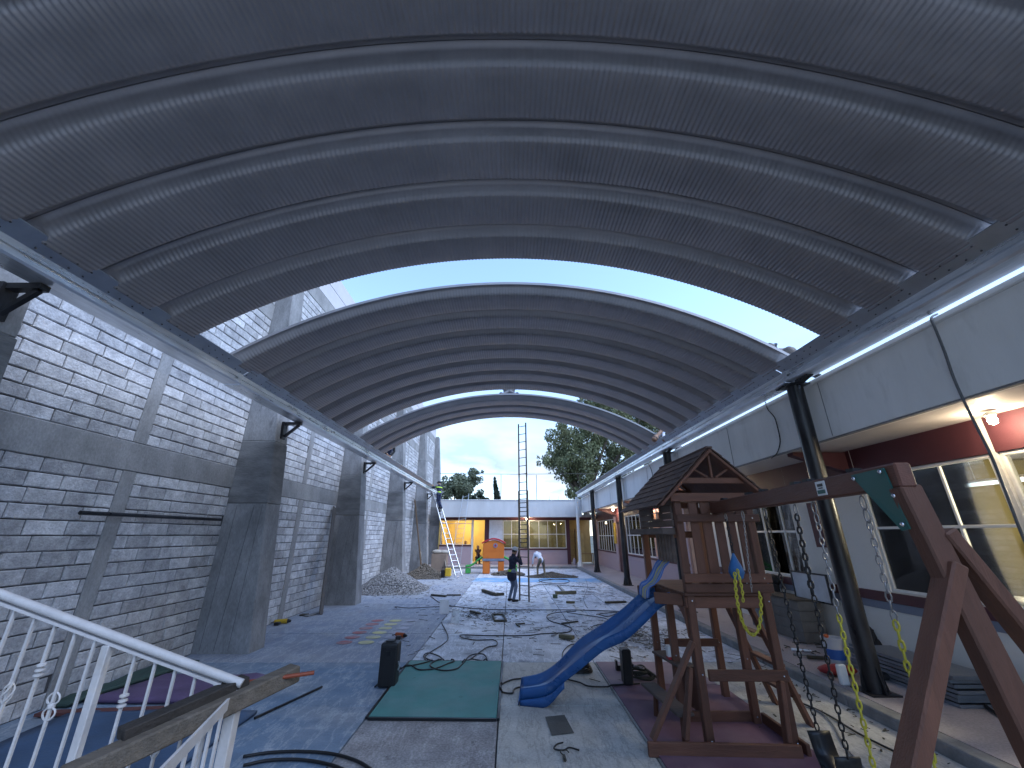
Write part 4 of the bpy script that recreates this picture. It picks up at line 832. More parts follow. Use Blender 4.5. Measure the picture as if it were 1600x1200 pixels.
# cables
cable([(586,1073),(612,1048),(640,1043),(655,1050),(680,1048),(700,1040),(710,1036),(700,1032),(680,1036),(672,1044),(690,1051),(712,1049),(722,1041),(735,1030),(760,1033),(755,1022),(735,1024),(722,1038)], .011, 'black cable tangled in loops on the far edge of the teal mat')
cable([(618,1046),(650,1042),(675,1034),(662,1026),(670,1020),(690,1028),(678,1036),(664,1030),(668,1022),(690,1008),(700,998),(697,986),(690,972),(695,965)], .011, 'black cable running from the tangle to the silver sheet metal')
cable([(735,1030),(760,1012),(776,1008),(772,1000),(742,1000),(722,996),(722,992),(760,993),(820,993),(850,990),(885,988),(893,982),(880,976),(860,970),(855,962),(870,957),(900,955)], .012, 'black cable snaking across the middle of the court')
cable([(672,931),(690,943),(715,948),(760,952),(830,953),(900,953),(960,955),(1010,958)], .012, 'long black cable crossing the court floor from side to side')
cable([(620,950),(618,948),(640,950),(680,948),(712,947)], .01, 'black cable lying beside the gravel toward the silver sheets')
cable([(842,910),(850,907),(880,905),(890,908),(880,912),(855,911),(842,907),(850,905),(888,906)], .014, 'oval loop of hose on the pale blue band')
cable([(826,918),(845,913),(880,915),(930,918)], .012, 'hose trailing from the oval loop toward the walkway')
cable([(915,905),(918,915),(916,925),(912,935),(915,945),(918,950)], .008, 'thin wavy cable on the floor below the walkway')
cable([(886,957),(920,962),(945,966),(950,972),(930,977),(924,980)], .01, 'black cable near the slide on the white floor')
cable([(932,960),(945,958),(965,957),(950,963),(935,960)], .01, 'small cable loop beside the walkway kerb')
cable([(868,1050),(872,1066),(810,1074),(800,1083),(783,1080),(783,1070),(800,1062),(818,1060)], .012, 'black cable loop beside the foot of the slide')
cable([(878,1035),(880,1018),(890,1008),(900,1006)], .01, 'short black cable rising past the slide')
cable([(1000,1070),(985,1071),(950,1073),(920,1072),(905,1066),(880,1060)], .012, 'black cable from the black case to the tool heap')
cable([(380,1182),(420,1176),(470,1174),(520,1178),(560,1190),(590,1210)], .016, 'thick black hose curving along the bottom of the blue floor')
cable([(380,1196),(420,1188),(470,1187),(520,1196),(560,1215)], .016, 'second thick black hose below the first on the blue floor')
cable([(1240,1093),(1290,1115),(1340,1145),(1400,1175),(1450,1195)], .012, 'black cable along the dusty floor below the kerb behind the swings')
cable([(1245,1100),(1280,1112),(1300,1130),(1320,1165),(1350,1200)], .009, 'thin pale cable on the dusty floor behind the swings', mat=m_conc)
cable([(880,1160),(870,1163),(866,1170),(880,1172),(890,1168),(905,1172)], .008, 'short frayed wire lying on the beige slab')
# silver folded sheets, offcuts and tools
sv = T('sheet_metal_box', 'two shiny folded sheet-metal pieces on the court floor', 'sheet metal', G(704,965))
m_sht = M('bright_sheet', (.72,.75,.80), .35, metal=.35, var=.12, bump=0)
p = G(695,960,.0); B().prism([p+Vector(v) for v in ((-.16,0,.02),(.14,-.05,.02),(.08,.16,.36),(-.20,.2,.36))], (0,0,0), (0,.008,0)).ob('sheet', m_sht, sv)
p = G(712,974,.0); B().bx(p.x-.12, p.x+.09, p.y, p.y+.006, .012, .33).ob('sheet', m_galv, sv); B().bx(p.x-.126, p.x-.1205, p.y, p.y+.3, .012, .33).ob('sheet', m_sht, sv)
B().prism([p+Vector(v) for v in ((-.42,.06,.02),(-.14,.1,.10),(-.14,.16,.10),(-.42,.12,.02))], (0,0,0), (0,0,.008)).ob('sheet', m_sht, sv)
m_scrap = M('scrap_steel', (.07,.065,.05), .7, metal=.4, var=.4, bump=.2); m_olivew = M('olive_offcut', (.13,.12,.075), .8, var=.3)
def stick(a, b, w, h, label, m=m_scrap, name='offcut', cat='offcut', lift=0):
    p, q = G(*a), G(*b); o = B().bar(p+Vector((0,0,.012+h/2)), q+Vector((0,0,.012+h/2+lift)), w, h).ob(name, m); return tag(o, label, cat, 'offcuts on the court floor')
stick((754,925),(772,931),.10,.10,'dark steel angle bent across the mid court, slanting arm'); stick((773,931.5),(787,930.5),.10,.09,'dark steel angle bent across the mid court, level arm')
stick((674,931),(697,933),.09,.05,'dark offcut lying at the start of the long cable'); stick((698,931),(720,931),.08,.04,'thin dark offcut beside the cable near the gravel')
stick((868,929),(900,928),.12,.10,'olive steel piece with tools beside the tall ladder',m_olivew); stick((873,917),(882,927),.09,.06,'grey board leaning to the olive steel piece',m_conc)
stick((885,943),(898,943),.10,.06,'small olive block on the white line',m_olivew); stick((864,935),(871,935),.13,.12,'small green block near the tall ladder',M('green_block', (.08,.11,.07), .8))
stick((946,943),(978,942),.12,.05,'long dark plank on the floor below the walkway'); stick((875,997),(896,1000),.13,.07,'dark wooden offcut beside the slide',m_olivew)
stick((878,976),(903,972.5),.05,.03,'thin black bar crossing the cable in mid court'); stick((806,977),(820,976),.03,.03,'crossed steel bits in mid court, upper one'); stick((806,976),(812,981),.03,.03,'crossed steel bits in mid court, lower one')
stick((735,957),(750,964),.06,.05,'dark offcut leaning in the shavings beside the silver sheets',lift=.05); stick((478,964),(502,957),.16,.02,'pale board lying at the foot of the second buttress',m_conc); stick((470,962),(480,962),.2,.03,'dark flat piece at the foot of the second buttress')
stick((1160,975),(1168,988),.05,.05,'thin offcut seen below the tower',m_olivew)
fr = T('metal_square', 'small square steel frame lying among shavings in mid court', 'frame', G(780,966))
q4 = [G(*p,.03) for p in ((769,960),(786,960),(791,970),(773,970))]
for i in range(4): B().bar(q4[i], q4[(i+1) % 4], .04, .045).ob('side', m_scrap, fr)
def lump(c, parts, name, label, cat):
    t = T(name, label, cat, c)
    for (dx, dy, dz, rx, ry, rz, m, nm) in parts: B().ell((c.x+dx, c.y+dy, c.z+dz), (rx,ry,rz), 10, 7).ob(nm, m, t, smooth='all')
    return t
m_yel = M('tool_yellow', (.55,.36,.03), .5, bump=0); m_ored = M('tool_red', (.40,.09,.03), .5, bump=0)
def powertool(px, py, m, label, ang, s=1.):
    c = G(px, py); t = T('power_tool', label, 'tool', c); d = Vector((math.cos(ang), math.sin(ang), 0)); n = Vector((-d.y, d.x, 0)); z = Vector((0,0,1))
    B().tube([c-d*.14*s+z*.06, c+d*.10*s+z*.065], [.035*s,.045*s], 10).ob('motor_body', m, t, smooth=True); B().tube([c+d*.10*s+z*.065, c+d*.17*s+z*.065], [.04*s,.02*s], 10).ob('gear_head', m_black, t, smooth=True)
    B().bar(c-d*.05*s+z*.06, c-d*.07*s+n*.16*s+z*.03, .04*s, .035*s).ob('grip', m_black, t, bevel=.006); B().bx(c.x-.06*s, c.x+.04*s, c.y-.2*s, c.y-.11*s, .012, .08).ob('battery', m_black, t, bevel=.01); B().tube([c-d*.14*s+z*.06, c-d*.25*s+z*.02, c-d*.35*s+n*.1+z*.015], .008, 6).ob('cord', m_rub, t)
powertool(440,975,m_yel,'yellow and black drill on the floor near the second buttress',.2,1.3); powertool(626,997,m_ored,'red angle grinder on the joint beside the painted dots',-.6,1.1)
c = G(905,1050); t = T('cable_coil', 'dark coil of welding cable behind the slide', 'cable coil', c)
for k in range(6): B().tube([(c.x+(.22-.012*k)*math.cos(a), c.y+(.17-.01*k)*math.sin(a), .03+.022*k+.008*math.sin(3*a+k)) for a in [2*math.pi*i/24 for i in range(25)]], .014, 6, cap=False).ob('turn', m_rub, t, smooth='all')
c = G(1003,1062); t = T('welding_lead', 'heap of dark welding leads and clamp beside the slide', 'cable coil', c)
for k in range(7): B().tube([(c.x+.05*math.sin(k)+(.17-.012*k)*math.cos(a), c.y+.05*math.cos(2*k)+(.15-.01*k)*math.sin(a), .035+.02*k+.012*math.sin(2*a+k)) for a in [2*math.pi*i/20 for i in range(21)]], .014, 6, cap=False).ob('turn', M('lead_olive', (.05,.05,.035), .6) if k == 0 else bpy.data.materials['lead_olive'], t, smooth='all')
B().bar(c+Vector((.05,-.05,.17)), c+Vector((.25,-.15,.04)), .03, .03).ob('clamp', m_scrap, t); B().bar(c+Vector((-.1,.1,.16)), c+Vector((.0,-.12,.2)), .02, .03).ob('clamp', m_chrome, t)
c = G(972,1050); o = B().bx(c.x-.1, c.x+.1, c.y-.03, c.y+.06, .025, .10).bx(c.x-.1, c.x-.07, c.y-.03, c.y+.06, .101, .17).bx(c.x+.03, c.x+.1, c.y-.03, c.y+.06, .101, .16).ob('steel_clamp', m_black); tag(o, 'small black U-shaped clamp between the slide and the black case', 'clamp')
o = B().prism([(p.x,p.y,.0085) for p in [G(*q) for q in ((852,1121),(882,1118),(897,1146),(862,1150))]], (0,0,-.002), (0,0,0)).ob('floor_patch', M('dark_square', (.10,.10,.095), .9, var=.3)); struct(o, 'dark square patch in the beige slab')  # flat dark square laid on the beige slab
p = G(882,1187,.0); t = T('wire_tool', 'small rusty hook tool at the bottom edge of the beige slab', 'tool', p)
B().tube([p+Vector((0,-.06,.02)), p+Vector((0,.03,.02))], .016, 8).ob('handle', m_scrap, t); B().tube(bez([p+Vector((0,.03,.02)), p+Vector((-.03,.12,.02)), p+Vector((.03,.16,.02)), p+Vector((.06,.1,.02))], 4), .006, 5).ob('hook', m_scrap, t)
# shavings and dust chips
b = B(); r_ = random.Random(3)
def chips(cx, cy, sx, sy, n, l0, l1):
    for _ in range(n):
        x, y = r_.gauss(cx, sx), r_.gauss(cy, sy)
        if not (-5.1 < x < 4.55): continue
        a, l = r_.uniform(0, 6.28), r_.uniform(l0, l1); b.bar((x,y,.014), (x+l*math.cos(a), y+l*math.sin(a), .014+r_.uniform(0,.015)), r_.uniform(.006,.02), .006)
for (px, py, sx, sy, n, l0, l1) in ((1000,998,.7,.7,420,.03,.22), (745,962,.45,.5,130,.03,.16), (790,962,.4,.5,90,.03,.16), (950,925,1.0,1.6,160,.04,.25), (650,925,.8,1.5,110,.03,.15), (860,985,1.6,1.3,150,.03,.3), (760,940,1.5,2.0,120,.03,.3), (880,930,1.4,1.6,120,.04,.35), (1270,1070,.35,.6,120,.02,.1), (700,905,.8,1.2,70,.04,.25), (860,920,2.4,2.,120,.03,.2), (1350,1140,.5,.6,60,.02,.1)):
    g_ = G(px, py); chips(g_.x, g_.y, sx, sy, n, l0, l1)
o = b.ob('metal_shavings', m_scrap); tag(o, 'scattered dark metal shavings and offcuts on the court floor', 'debris', kind='stuff')
# gravel heap, dirt heaps
def heap(name, label, cx, cy, rx, ry, h, n, s0, s1, m, core, seed, ridge=0):
    r = np.random.default_rng(seed); b = B(); N = 20; V = []
    hz = lambda u, v: h*max(0, 1-math.hypot(u, v))**1.1*(1+.18*math.sin(3*u+seed)*math.cos(4*v))
    for i in range(N+1):
        for j in range(N+1): u, v = i/N*2-1, j/N*2-1; V.append((cx+u*rx, cy+v*ry, .004+max(0, hz(u, v)-s1*.4)))
    b.add(V, [(i*(N+1)+j, (i+1)*(N+1)+j, (i+1)*(N+1)+j+1, i*(N+1)+j+1) for i in range(N) for j in range(N)]); b.mi = 1
    for _ in range(n):
        a, q = r.uniform(0, 6.283), r.uniform(0, 1)**.55*1.06; u, v = q*math.cos(a), q*math.sin(a); s = r.uniform(s0, s1); z = hz(u, v)+s*.25
        o = len(b.v); d = r.uniform(.6, 1.3, (6, 3))*s; x, y = cx+u*rx, cy+v*ry
        b.add([(x+d[0,0],y,z),(x-d[1,0],y,z),(x,y+d[2,1],z),(x,y-d[3,1],z),(x+d[0,1]*.3,y,z+d[4,2]*.8),(x,y,z-d[5,2]*.8)], [(0,2,4),(2,1,4),(1,3,4),(3,0,4),(2,0,5),(1,2,5),(3,1,5),(0,3,5)])
    o = b.ob(name, [core, m]); return tag(o, label, name.split('_')[0], kind='stuff')
m_grav = M('gravel_stone', (.23,.23,.24), .9, var=.3, scale=12, isl=.45, bump=.2); m_dirt = M('dirt', (.13,.11,.09), .95, var=.3, scale=5, c2=(.08,.07,.06), amt=.6, isl=.2)
heap('gravel_heap', 'heap of grey gravel between two buttresses', -5.05, 19.1, 1.45, 1.75, 1.0, 5200, .025, .06, m_grav, m_conc, 4)
heap('dirt_heap', 'brownish dirt heap beside the leaning plank at the far buttress', -4.9, 24.8, 1.2, 1.6, .6, 1500, .03, .07, m_dirt, m_dirt, 7)
heap('sand_heap', 'low dark sand heap in front of the stooping worker', 2.35, 24.6, 1.35, .9, .22, 1200, .02, .05, m_dirt, m_dirt, 9)
heap('rubble_heap', 'small rubble heap at the foot of the orange playhouse', -.1, 25.7, .9, .5, .3, 260, .05, .11, m_dirt, m_dirt, 11)
# planks leaning on the wall
m_plk = M('grey_plank', (.10,.09,.085), .85, var=.3, scale=5, stretch=(4,4,.5), bump=.3)
o = B().bar((-5.55,13.35,.01), (-6.2,14.75,3.1), .03, .2, (0,1,0)).ob('plank', m_plk); tag(o, 'long dark plank leaning against the wall before the second buttress', 'plank')
o = B().bar((-5.2,26.0,.01), (-6.15,26.7,4.3), .05, .22, (0,1,0)).ob('plank', M('brown_plank', (.10,.065,.04), .85)); tag(o, 'brown plank leaning against the far buttress above the dirt heap', 'plank')
# sacks and boxes at the far wall
m_sack = M('sack_paper', (.36,.33,.29), .9, var=.15, bump=.3, bs=15); m_card = M('cardboard', (.24,.18,.14), .85, var=.15)
c = at(690,884,z=0); o = B().bx(-5.0, -4.05, 27.6, 28.4, .01, 1.05).ob('box', m_card, bevel=.01); tag(o, 'large brown cardboard box beside the aluminium ladder', 'box')
for k, (x, y, z, lab) in enumerate([(-4.7,27.95,1.16,'pale sack slumped on the left of the brown box'), (-4.25,28.0,1.14,'pale sack slumped on the right of the brown box'), (-5.25,27.2,.15,'pale sack leaning on the floor by the buttress')]):
    o = B().ell((x,y,z), (.36,.28,.14) if k < 2 else (.2,.3,.14), 12, 8).ob('sack', m_sack, smooth='all'); tag(o, lab, 'sack', 'sacks by the far wall')
for k, (x0, y0, x1, y1, zt, lab) in enumerate([(-3.9,27.2,-4.25,27.9,.95,'thin board leaning on the brown box, outer one'), (-5.4,26.6,-5.6,27.1,1.2,'pale board leaning by the sack at the far buttress')]):
    o = B().bar((x0,y0,.01), (x1,y1,zt), .22, .03, (1,0,0)).ob('board', m_sack); tag(o, lab, 'board')
c = G(698,903); t = T('generator', 'small yellow and black generator on the floor near the aluminium ladder', 'generator', c)
B().bx(c.x-.12, c.x+.2, c.y, c.y+.35, .06, .48).ob('body', m_yel, t, bevel=.04); B().bx(c.x-.33, c.x-.12, c.y+.02, c.y+.33, .03, .40).ob('engine', m_black, t, bevel=.03); B().tube([(c.x-.3,c.y+.15,.4),(c.x-.3,c.y+.15,.52),(c.x+.2,c.y+.15,.54),(c.x+.2,c.y+.15,.44)], .02, 6).ob('handle', m_black, t)
# ---- toy playhouse
m_or = M('orange_plastic', (.62,.17,.025), .45, var=.06, bump=0); m_redp = M('red_plastic', (.42,.03,.04), .4, var=.06, bump=0); m_grn = M('green_plastic', (.06,.36,.08), .4, var=.06, bump=0); m_gryp = M('grey_plastic', (.18,.22,.30), .5, bump=0)
PY = 26.3; cx = -1.02; hw = .64
ph = T('toy_playhouse', 'orange plastic playhouse with red arched roof and green slides', 'playhouse', (cx,PY+.5,0))
B().bx(cx-hw, cx-hw+.42, PY, PY+.9, .01, .70).ob('leg', m_or, ph, bevel=.03); B().bx(cx+hw-.36, cx+hw, PY, PY+.9, .01, .70).ob('leg', m_or, ph, bevel=.03)
b = B(); arc = [(cx-hw+2*hw*i/10, PY, 1.66+.22*math.sin(math.pi*i/10)) for i in range(11)]
b.prism([(cx+hw,PY,.84),(cx-hw,PY,.84)]+arc, (0,0,0), (0,.9,0)).ob('cabin', m_or, ph, bevel=.02)
B().bx(cx-hw-.03, cx+hw+.03, PY-.03, PY+.93, .701, .838).ob('deck', m_gryp, ph, bevel=.02); B().bx(cx-hw+.01, cx+hw-.01, PY-.015, PY-.001, 1.28, 1.31).ob('seam', m_or, ph)
b = B(); o1 = [(cx-hw-.08+(2*hw+.16)*i/10, PY-.06, 1.665+.25*math.sin(math.pi*i/10)) for i in range(11)]; o2 = [(x, y, z+.09) for x, y, z in o1]; b.prism(o1+o2[::-1], (0,0,0), (0,1.02,0)).ob('roof', m_redp, ph, smooth=True)
B().lathe([(.13,-.02),(.13,.02)], (0,0,0), 14).ob('porthole', m_gryp, ph).matrix_basis = Matrix.Translation((cx+.12,PY-.012,1.58)) @ Matrix.Rotation(math.pi/2, 4, 'X')
B().lathe([(.07,-.025),(.07,.025)], (0,0,0), 10).ob('porthole_star', m_redp, ph).matrix_basis = Matrix.Translation((cx+.12,PY-.014,1.58)) @ Matrix.Rotation(math.pi/2, 4, 'X')
for s, x0, x1 in ((-1, cx-hw, cx-hw-1.05), (1, cx+hw, cx+hw+.8)):
    b = B(); V = []; pts = bez([(x0,PY+.45,.85),(x0+s*.25,PY+.45,.74),(x0+s*.65,PY+.45,.42),((x1),PY+.45,.34)], 5)
    for p in pts: V += [(p.x, p.y-.3, p.z+.1), (p.x, p.y-.26, p.z), (p.x, p.y+.26, p.z), (p.x, p.y+.3, p.z+.1)]
    b.add(V, [(4*i+j, 4*i+j+1, 4*i+j+5, 4*i+j+4) for i in range(len(pts)-1) for j in range(3)]); o = b.ob('slide', m_grn, ph, smooth='all'); o.modifiers.new('wall', 'SOLIDIFY').thickness = .05
    B().bx(min(x1,x1-s*.3), max(x1,x1-s*.3), PY+.2, PY+.7, .01, .3).ob('slide_foot', m_grn, ph, bevel=.03)
# ================================================================ CLUTTER ON THE WALKWAY
WZ = .132
def wat(px, py, z=WZ): return at(px, py, z=z)
# framed whiteboard leaning, grey cartons
b1 = [at(*p, X=6.3) for p in ((1247,905),(1290,912),(1288,956),(1246,946))]
t = T('framed_board', 'white board in a dark frame propped on the grey crates', 'board', b1[3])
Z0 = b1[3].z; y0, y1 = min(p.y for p in b1), max(p.y for p in b1); z0, z1 = .93, 1.42
B().bx(6.33, 6.345, y0, y1, z0, z1).ob('panel', M('board_white', (.50,.52,.56), .5), t)
f_ = B(); f_.bx(6.315, 6.35, y0-.03, y1+.03, z1, z1+.03); f_.bx(6.315, 6.35, y0-.03, y1+.03, z0-.03, z0); f_.bx(6.315, 6.35, y0-.03, y0, z0, z1); f_.bx(6.315, 6.35, y1, y1+.03, z0, z1); f_.ob('frame', m_black, t)
m_crate = M('grey_crate', (.17,.18,.20), .8, var=.2, scale=3, bump=.2); m_crate2 = M('brown_crate', (.15,.14,.13), .85, var=.25, scale=3, bump=.3)
t = T('storage_crate', 'blue-grey crate with horizontal boards against the classroom wall', 'crate', (6.2,10.6,WZ))
for k in range(4): B().bx(5.95, 6.5, 10.35, 11.2, WZ+.005+k*.19, WZ+.19+k*.19).ob('board', m_crate, t, bevel=.008)
t = T('storage_crate', 'dark taller crate under the framed board', 'crate', (6.2,9.8,WZ))
for k in range(4): B().bx(6.0, 6.5, 9.4, 10.33, WZ+.005+k*.19, WZ+.19+k*.19).ob('board', m_crate2, t, bevel=.008)
B().bx(5.96, 6.52, 9.38, 11.22, WZ+.77, WZ+.79).ob('lid_board', m_tim, t)
# bucket
c = wat(1308,1034); t = T('paint_bucket', 'white plastic bucket with a blue patch on the walkway', 'bucket', c)
B().lathe([(.13,0),(.155,.34),(.165,.345),(.165,.37),(.14,.37),(.135,.03)], (c.x,c.y,WZ+.002), 20).ob('pail', M('bucket_white', (.55,.56,.60), .5, var=.1), t, smooth=True)
B().lathe([(.146,.05),(.152,.2)], (c.x,c.y,WZ+.002), 20).ob('blue_label', M('blue_label', (.04,.13,.42), .5), t, smooth=True); B().tube([(c.x+.165*math.cos(a),c.y+.165*math.sin(a),WZ+.36-.1*math.sin(a)) for a in [math.pi*i/10 for i in range(11)]], .005, 5).ob('bail', m_galv, t)
B().ell((c.x-.12,c.y-.05,WZ+.40), (.04,.04,.03)).ob('orange_cap', M('orange_cap', (.6,.13,.04), .5), t)
c = wat(1318,1058); o = B().ell((c.x,c.y+.1,WZ+.07), (.30,.16,.07), 14, 8).ob('red_bag', M('red_cloth', (.28,.025,.03), .8, var=.2, bump=.6, bs=14), smooth='all'); tag(o, 'red cloth bag slumped at the foot of the near black post', 'bag')
c = wat(1322,1072); o = B().bx(c.x-.05, c.x+.08, c.y, c.y+.07, WZ+.002, WZ+.26).ob('white_canister', m_white, bevel=.015); tag(o, 'white plastic canister standing before the red bag', 'canister')
# backpack and rope behind the post
m_bag = M('black_bag', (.014,.014,.016), .7, bump=.5, bs=18)
c = wat(1385,1030); t = T('backpack', 'black backpack heaped beside the near black post', 'bag', c)
B().ell((c.x,c.y+.15,WZ+.26), (.24,.2,.27), 14, 10).ob('body', m_bag, t, smooth='all'); B().ell((c.x-.05,c.y-.02,WZ+.17), (.17,.09,.15), 12, 8).ob('pocket', m_bag, t, smooth='all')
B().tube(bez([(c.x-.1,c.y,WZ+.45),(c.x-.2,c.y-.08,WZ+.35),(c.x-.18,c.y-.08,WZ+.12)], 4), .018, 6).ob('strap', m_bag, t); B().bx(c.x+.08, c.x+.14, c.y-.09, c.y-.08, WZ+.2, WZ+.26).ob('badge', m_white, t)
c = wat(1398,1025); t = T('rope_coil', 'coil of yellow rope on top of the black bag heap', 'rope', c)
for k in range(5): B().tube([(c.x+.1*math.cos(a)+.01*k, c.y-.02+.05*math.sin(a)*.6, WZ+.28+.02*k+.09*math.sin(a)) for a in [2*math.pi*i/16 for i in range(17)]], .012, 6, cap=False).ob('turn', m_ychain, t, smooth='all')
c = wat(1375,1062); o = B().ell((c.x+.1,c.y+.05,WZ+.05), (.35,.15,.06), 14, 7).ob('dark_tarp', m_bag, smooth='all'); tag(o, 'dark crumpled tarp on the walkway between post and metal trays', 'tarp')
# stacked metal trays
m_tray = M('tray_steel', (.20,.22,.25), .45, metal=.5, var=.15)
t0 = wat(1530,1108); ya, yb = t0.y, t0.y+1.7
for k in range(7):
    b = B(); z = WZ+.003+k*.052; x0, x1 = 5.72+.012*math.sin(k*2.1), 6.42+.01*math.cos(k*1.3); dy = .03*math.sin(k*1.7)
    b.bx(x0, x1, ya+dy, yb+dy, z, z+.006).bx(x0, x0+.006, ya+dy, yb+dy, z+.0061, z+.04).bx(x0+.0061, x1, ya+dy, ya+dy+.006, z+.0061, z+.04)
    o = b.ob('metal_tray', m_tray); tag(o, ['bottom tray, lowest of the steel tray stack','steel tray second from the bottom of the stack','steel tray third from the bottom of the stack','middle steel tray of the stack','steel tray third from the top of the stack','steel tray second from the top of the stack','top tray of the steel tray stack'][k], 'tray', 'stacked steel trays by the wall')
# gas tank at the right edge
t = T('gas_tank', 'white lying gas tank with black valve at the classroom wall', 'tank', (6.2,5.3,WZ))
tk = [(6.2, 5.45-.12, .42), (6.2,5.45,.42)]; B().tube([(6.2,5.62,.42),(6.2,5.60,.42),(6.2,5.5,.42),(6.2,4.3,.42),(6.2,4.2,.42)], [.06,.16,.25,.25,.1], 20).ob('shell', m_white, t, smooth=True)
B().tube([(6.2,5.52,.6),(6.2,5.52,.74)], .03, 10).ob('valve', m_tim, t); B().bx(6.1, 6.3, 5.47, 5.57, .74, .78).ob('valve_cap', m_black, t)
for y in (4.5, 5.3): B().bx(6.02, 6.38, y-.03, y+.03, WZ+.002, .20).ob('foot', m_black, t)
o = B().tube(bez([(5.9,5.9,WZ+.03),(6.1,6.2,WZ+.03),(6.4,6.0,WZ+.03),(6.45,5.6,WZ+.03),(5.85,5.4,WZ+.03)], 6), .022, 7).ob('black_hose', m_rub, smooth='all'); tag(o, 'black hose looped on the walkway below the gas tank', 'hose')
# loose pipes, tools on walkway
for k, (a, b, r, m, lab) in enumerate([((1237,1017),(1268,1020),.025,m_galv,'galvanised pipe length on the walkway before the crates'), ((1240,1025),(1275,1027),.022,m_conc,'grey pipe length lying beside the galvanised one'), ((1262,1030),(1293,1032),.03,m_scrap,'short dark bottle-shaped tool on the walkway before the crates')]):
    o = B().tube([wat(*a)+Vector((0,0,r+.003)), wat(*b)+Vector((0,0,r+.003))], r, 8).ob('pipe_length', m); tag(o, lab, 'pipe')
b = B(); r_ = random.Random(9)
for _ in range(14):
    p = wat(r_.uniform(1215,1290), r_.uniform(1005,1040)); a = r_.uniform(0,6.28); b.bar(p+Vector((0,0,.012)), p+Vector((.15*math.cos(a),.15*math.sin(a),.014)), .012, .012)
o = b.ob('small_tools', m_scrap); tag(o, 'scatter of small hand tools and wire on the walkway', 'debris', kind='stuff')
c = at(1208,905,X=6.45); t = T('black_jacket', 'black jacket bundled on the window sill beside the tower', 'jacket', c)
for (dx,dy,dz,a,b_,h) in ((0,0,-.02,.1,.22,.14),(0,.18,.03,.09,.13,.09),(-.02,-.08,-.22,.07,.1,.2)): B().ell((c.x+dx,c.y+dy,c.z+dz), (a,b_,h), 12, 8).ob('fold', m_bag, t, smooth='all')
# cables hanging on the fascia
hc = [at(1455,497,X=5.31)]+[at(px,py,X=5.28) for px, py in ((1462,515),(1476,550),(1488,585),(1503,620),(1525,665),(1550,715),(1572,770),(1598,838),(1640,930))]
o = B().tube(bez([hc[0]+Vector((.1,0,.06))]+hc, 4), .014, 6).ob('hanging_cable', M('grey_cable', (.10,.10,.105), .5), smooth='all'); tag(o, 'grey cable hanging from the fascia cap in front of the near window', 'cable')
hc = [at(px,py,X=5.33) for px, py in ((1196,628),(1200,640),(1210,652),(1215,668),(1219,690),(1214,708),(1205,716))]
o = B().tube(bez(hc, 4), .011, 6).ob('hanging_cable', m_rub, smooth='all'); tag(o, 'short black cable hanging on the fascia left of the near black post', 'cable')
hc = [at(px,py,X=5.33) for px, py in ((1012,722),(1018,735),(1020,750),(1019,768))]; o = B().tube(bez(hc, 4), .012, 6).ob('hanging_cable', m_rub, smooth='all'); tag(o, 'thin black cable hanging on the fascia above the playset roof', 'cable')

# ================================================================ LADDERS
m_alu = M('aluminium', (.55,.57,.60), .35, metal=.85, var=.12, bump=.05); m_lad = M('dull_ladder', (.13,.12,.105), .6, metal=.3, var=.3, scale=6)
def rails(par, a0, b0, a1, b1, n, m, w=.07, d=.03, rr=.014, skip=0):
    a0, b0, a1, b1 = map(Vector, (a0, b0, a1, b1)); side = (b0-a0).normalized()
    for p, q in ((a0, a1), (b0, b1)): B().bar(p, q, d, w, side.cross((q-p).normalized())).ob('rail', m, par, bevel=.004)
    for k in range(skip, n): B().tube([a0.lerp(a1, (k+.6)/n), b0.lerp(b1, (k+.6)/n)], rr, 8).ob('rung', m, par)
t = T('extension_ladder', 'tall dark extension ladder standing upright in the middle of the court', 'ladder', (.5,15.8,0))
rails(t, (.34,15.93,.01), (.66,15.68,.01), (.32,15.6,3.75), (.64,15.36,3.75), 12, m_lad)
rails(t, (.355,15.80,1.75), (.635,15.58,1.75), (.32,15.44,6.32), (.60,15.22,6.32), 15, m_lad, w=.06)
t = T('aluminium_ladder', 'aluminium extension ladder leaning to the gutter under the climbing worker', 'ladder', (-3,25.2,0))
rails(t, (-2.75,25.15,.02), (-3.1,24.9,.02), (-4.78,26.75,4.78), (-5.0,26.45,4.78), 16, m_alu, w=.09, d=.035, rr=.018)
t = T('narrow_ladder', 'thin white aluminium ladder leaning on the far parapet', 'ladder', (-2.9,30.9,.13))
a, b = at(711,895,Y=30.2), at(719,893,Y=30.2); rails(t, (a.x-.35,30.2,.135), (b.x-.05,30.2,.135), (a.x+.22,31.22,4.95), (b.x+.30,31.22,5.1), 15, m_alu, w=.05, d=.03, rr=.012)

# ================================================================ PEOPLE
m_skin = M('skin', (.30,.17,.11), .6, var=.06, bump=0); m_hair = M('black_hair', (.012,.011,.01), .6, bump=.2)
CL = {k: M('cloth_'+k, c, .85, var=.15, scale=9, bump=.3, bs=30) for k, c in dict(navy=(.018,.022,.045), jeans=(.13,.17,.24), boot=(.02,.018,.018), lime=(.42,.62,.05), white=(.62,.64,.72), khaki=(.16,.13,.09), darkblue=(.03,.04,.08), black=(.015,.015,.017), pattern=(.20,.17,.15), brown=(.08,.04,.03), grey=(.18,.18,.19)).items()}
Z = Vector((0,0,1))
def ik(a, c, l1, l2, hint):
    a, c = Vector(a), Vector(c); d = c-a; L = min(d.length, (l1+l2)*.995); u = d.normalized(); h = Vector(hint); h = (h-u*h.dot(u)).normalized()
    x = (l1*l1-l2*l2+L*L)/(2*L); y = math.sqrt(max(0, l1*l1-x*x)); return a+u*x+h*y, a+u*L
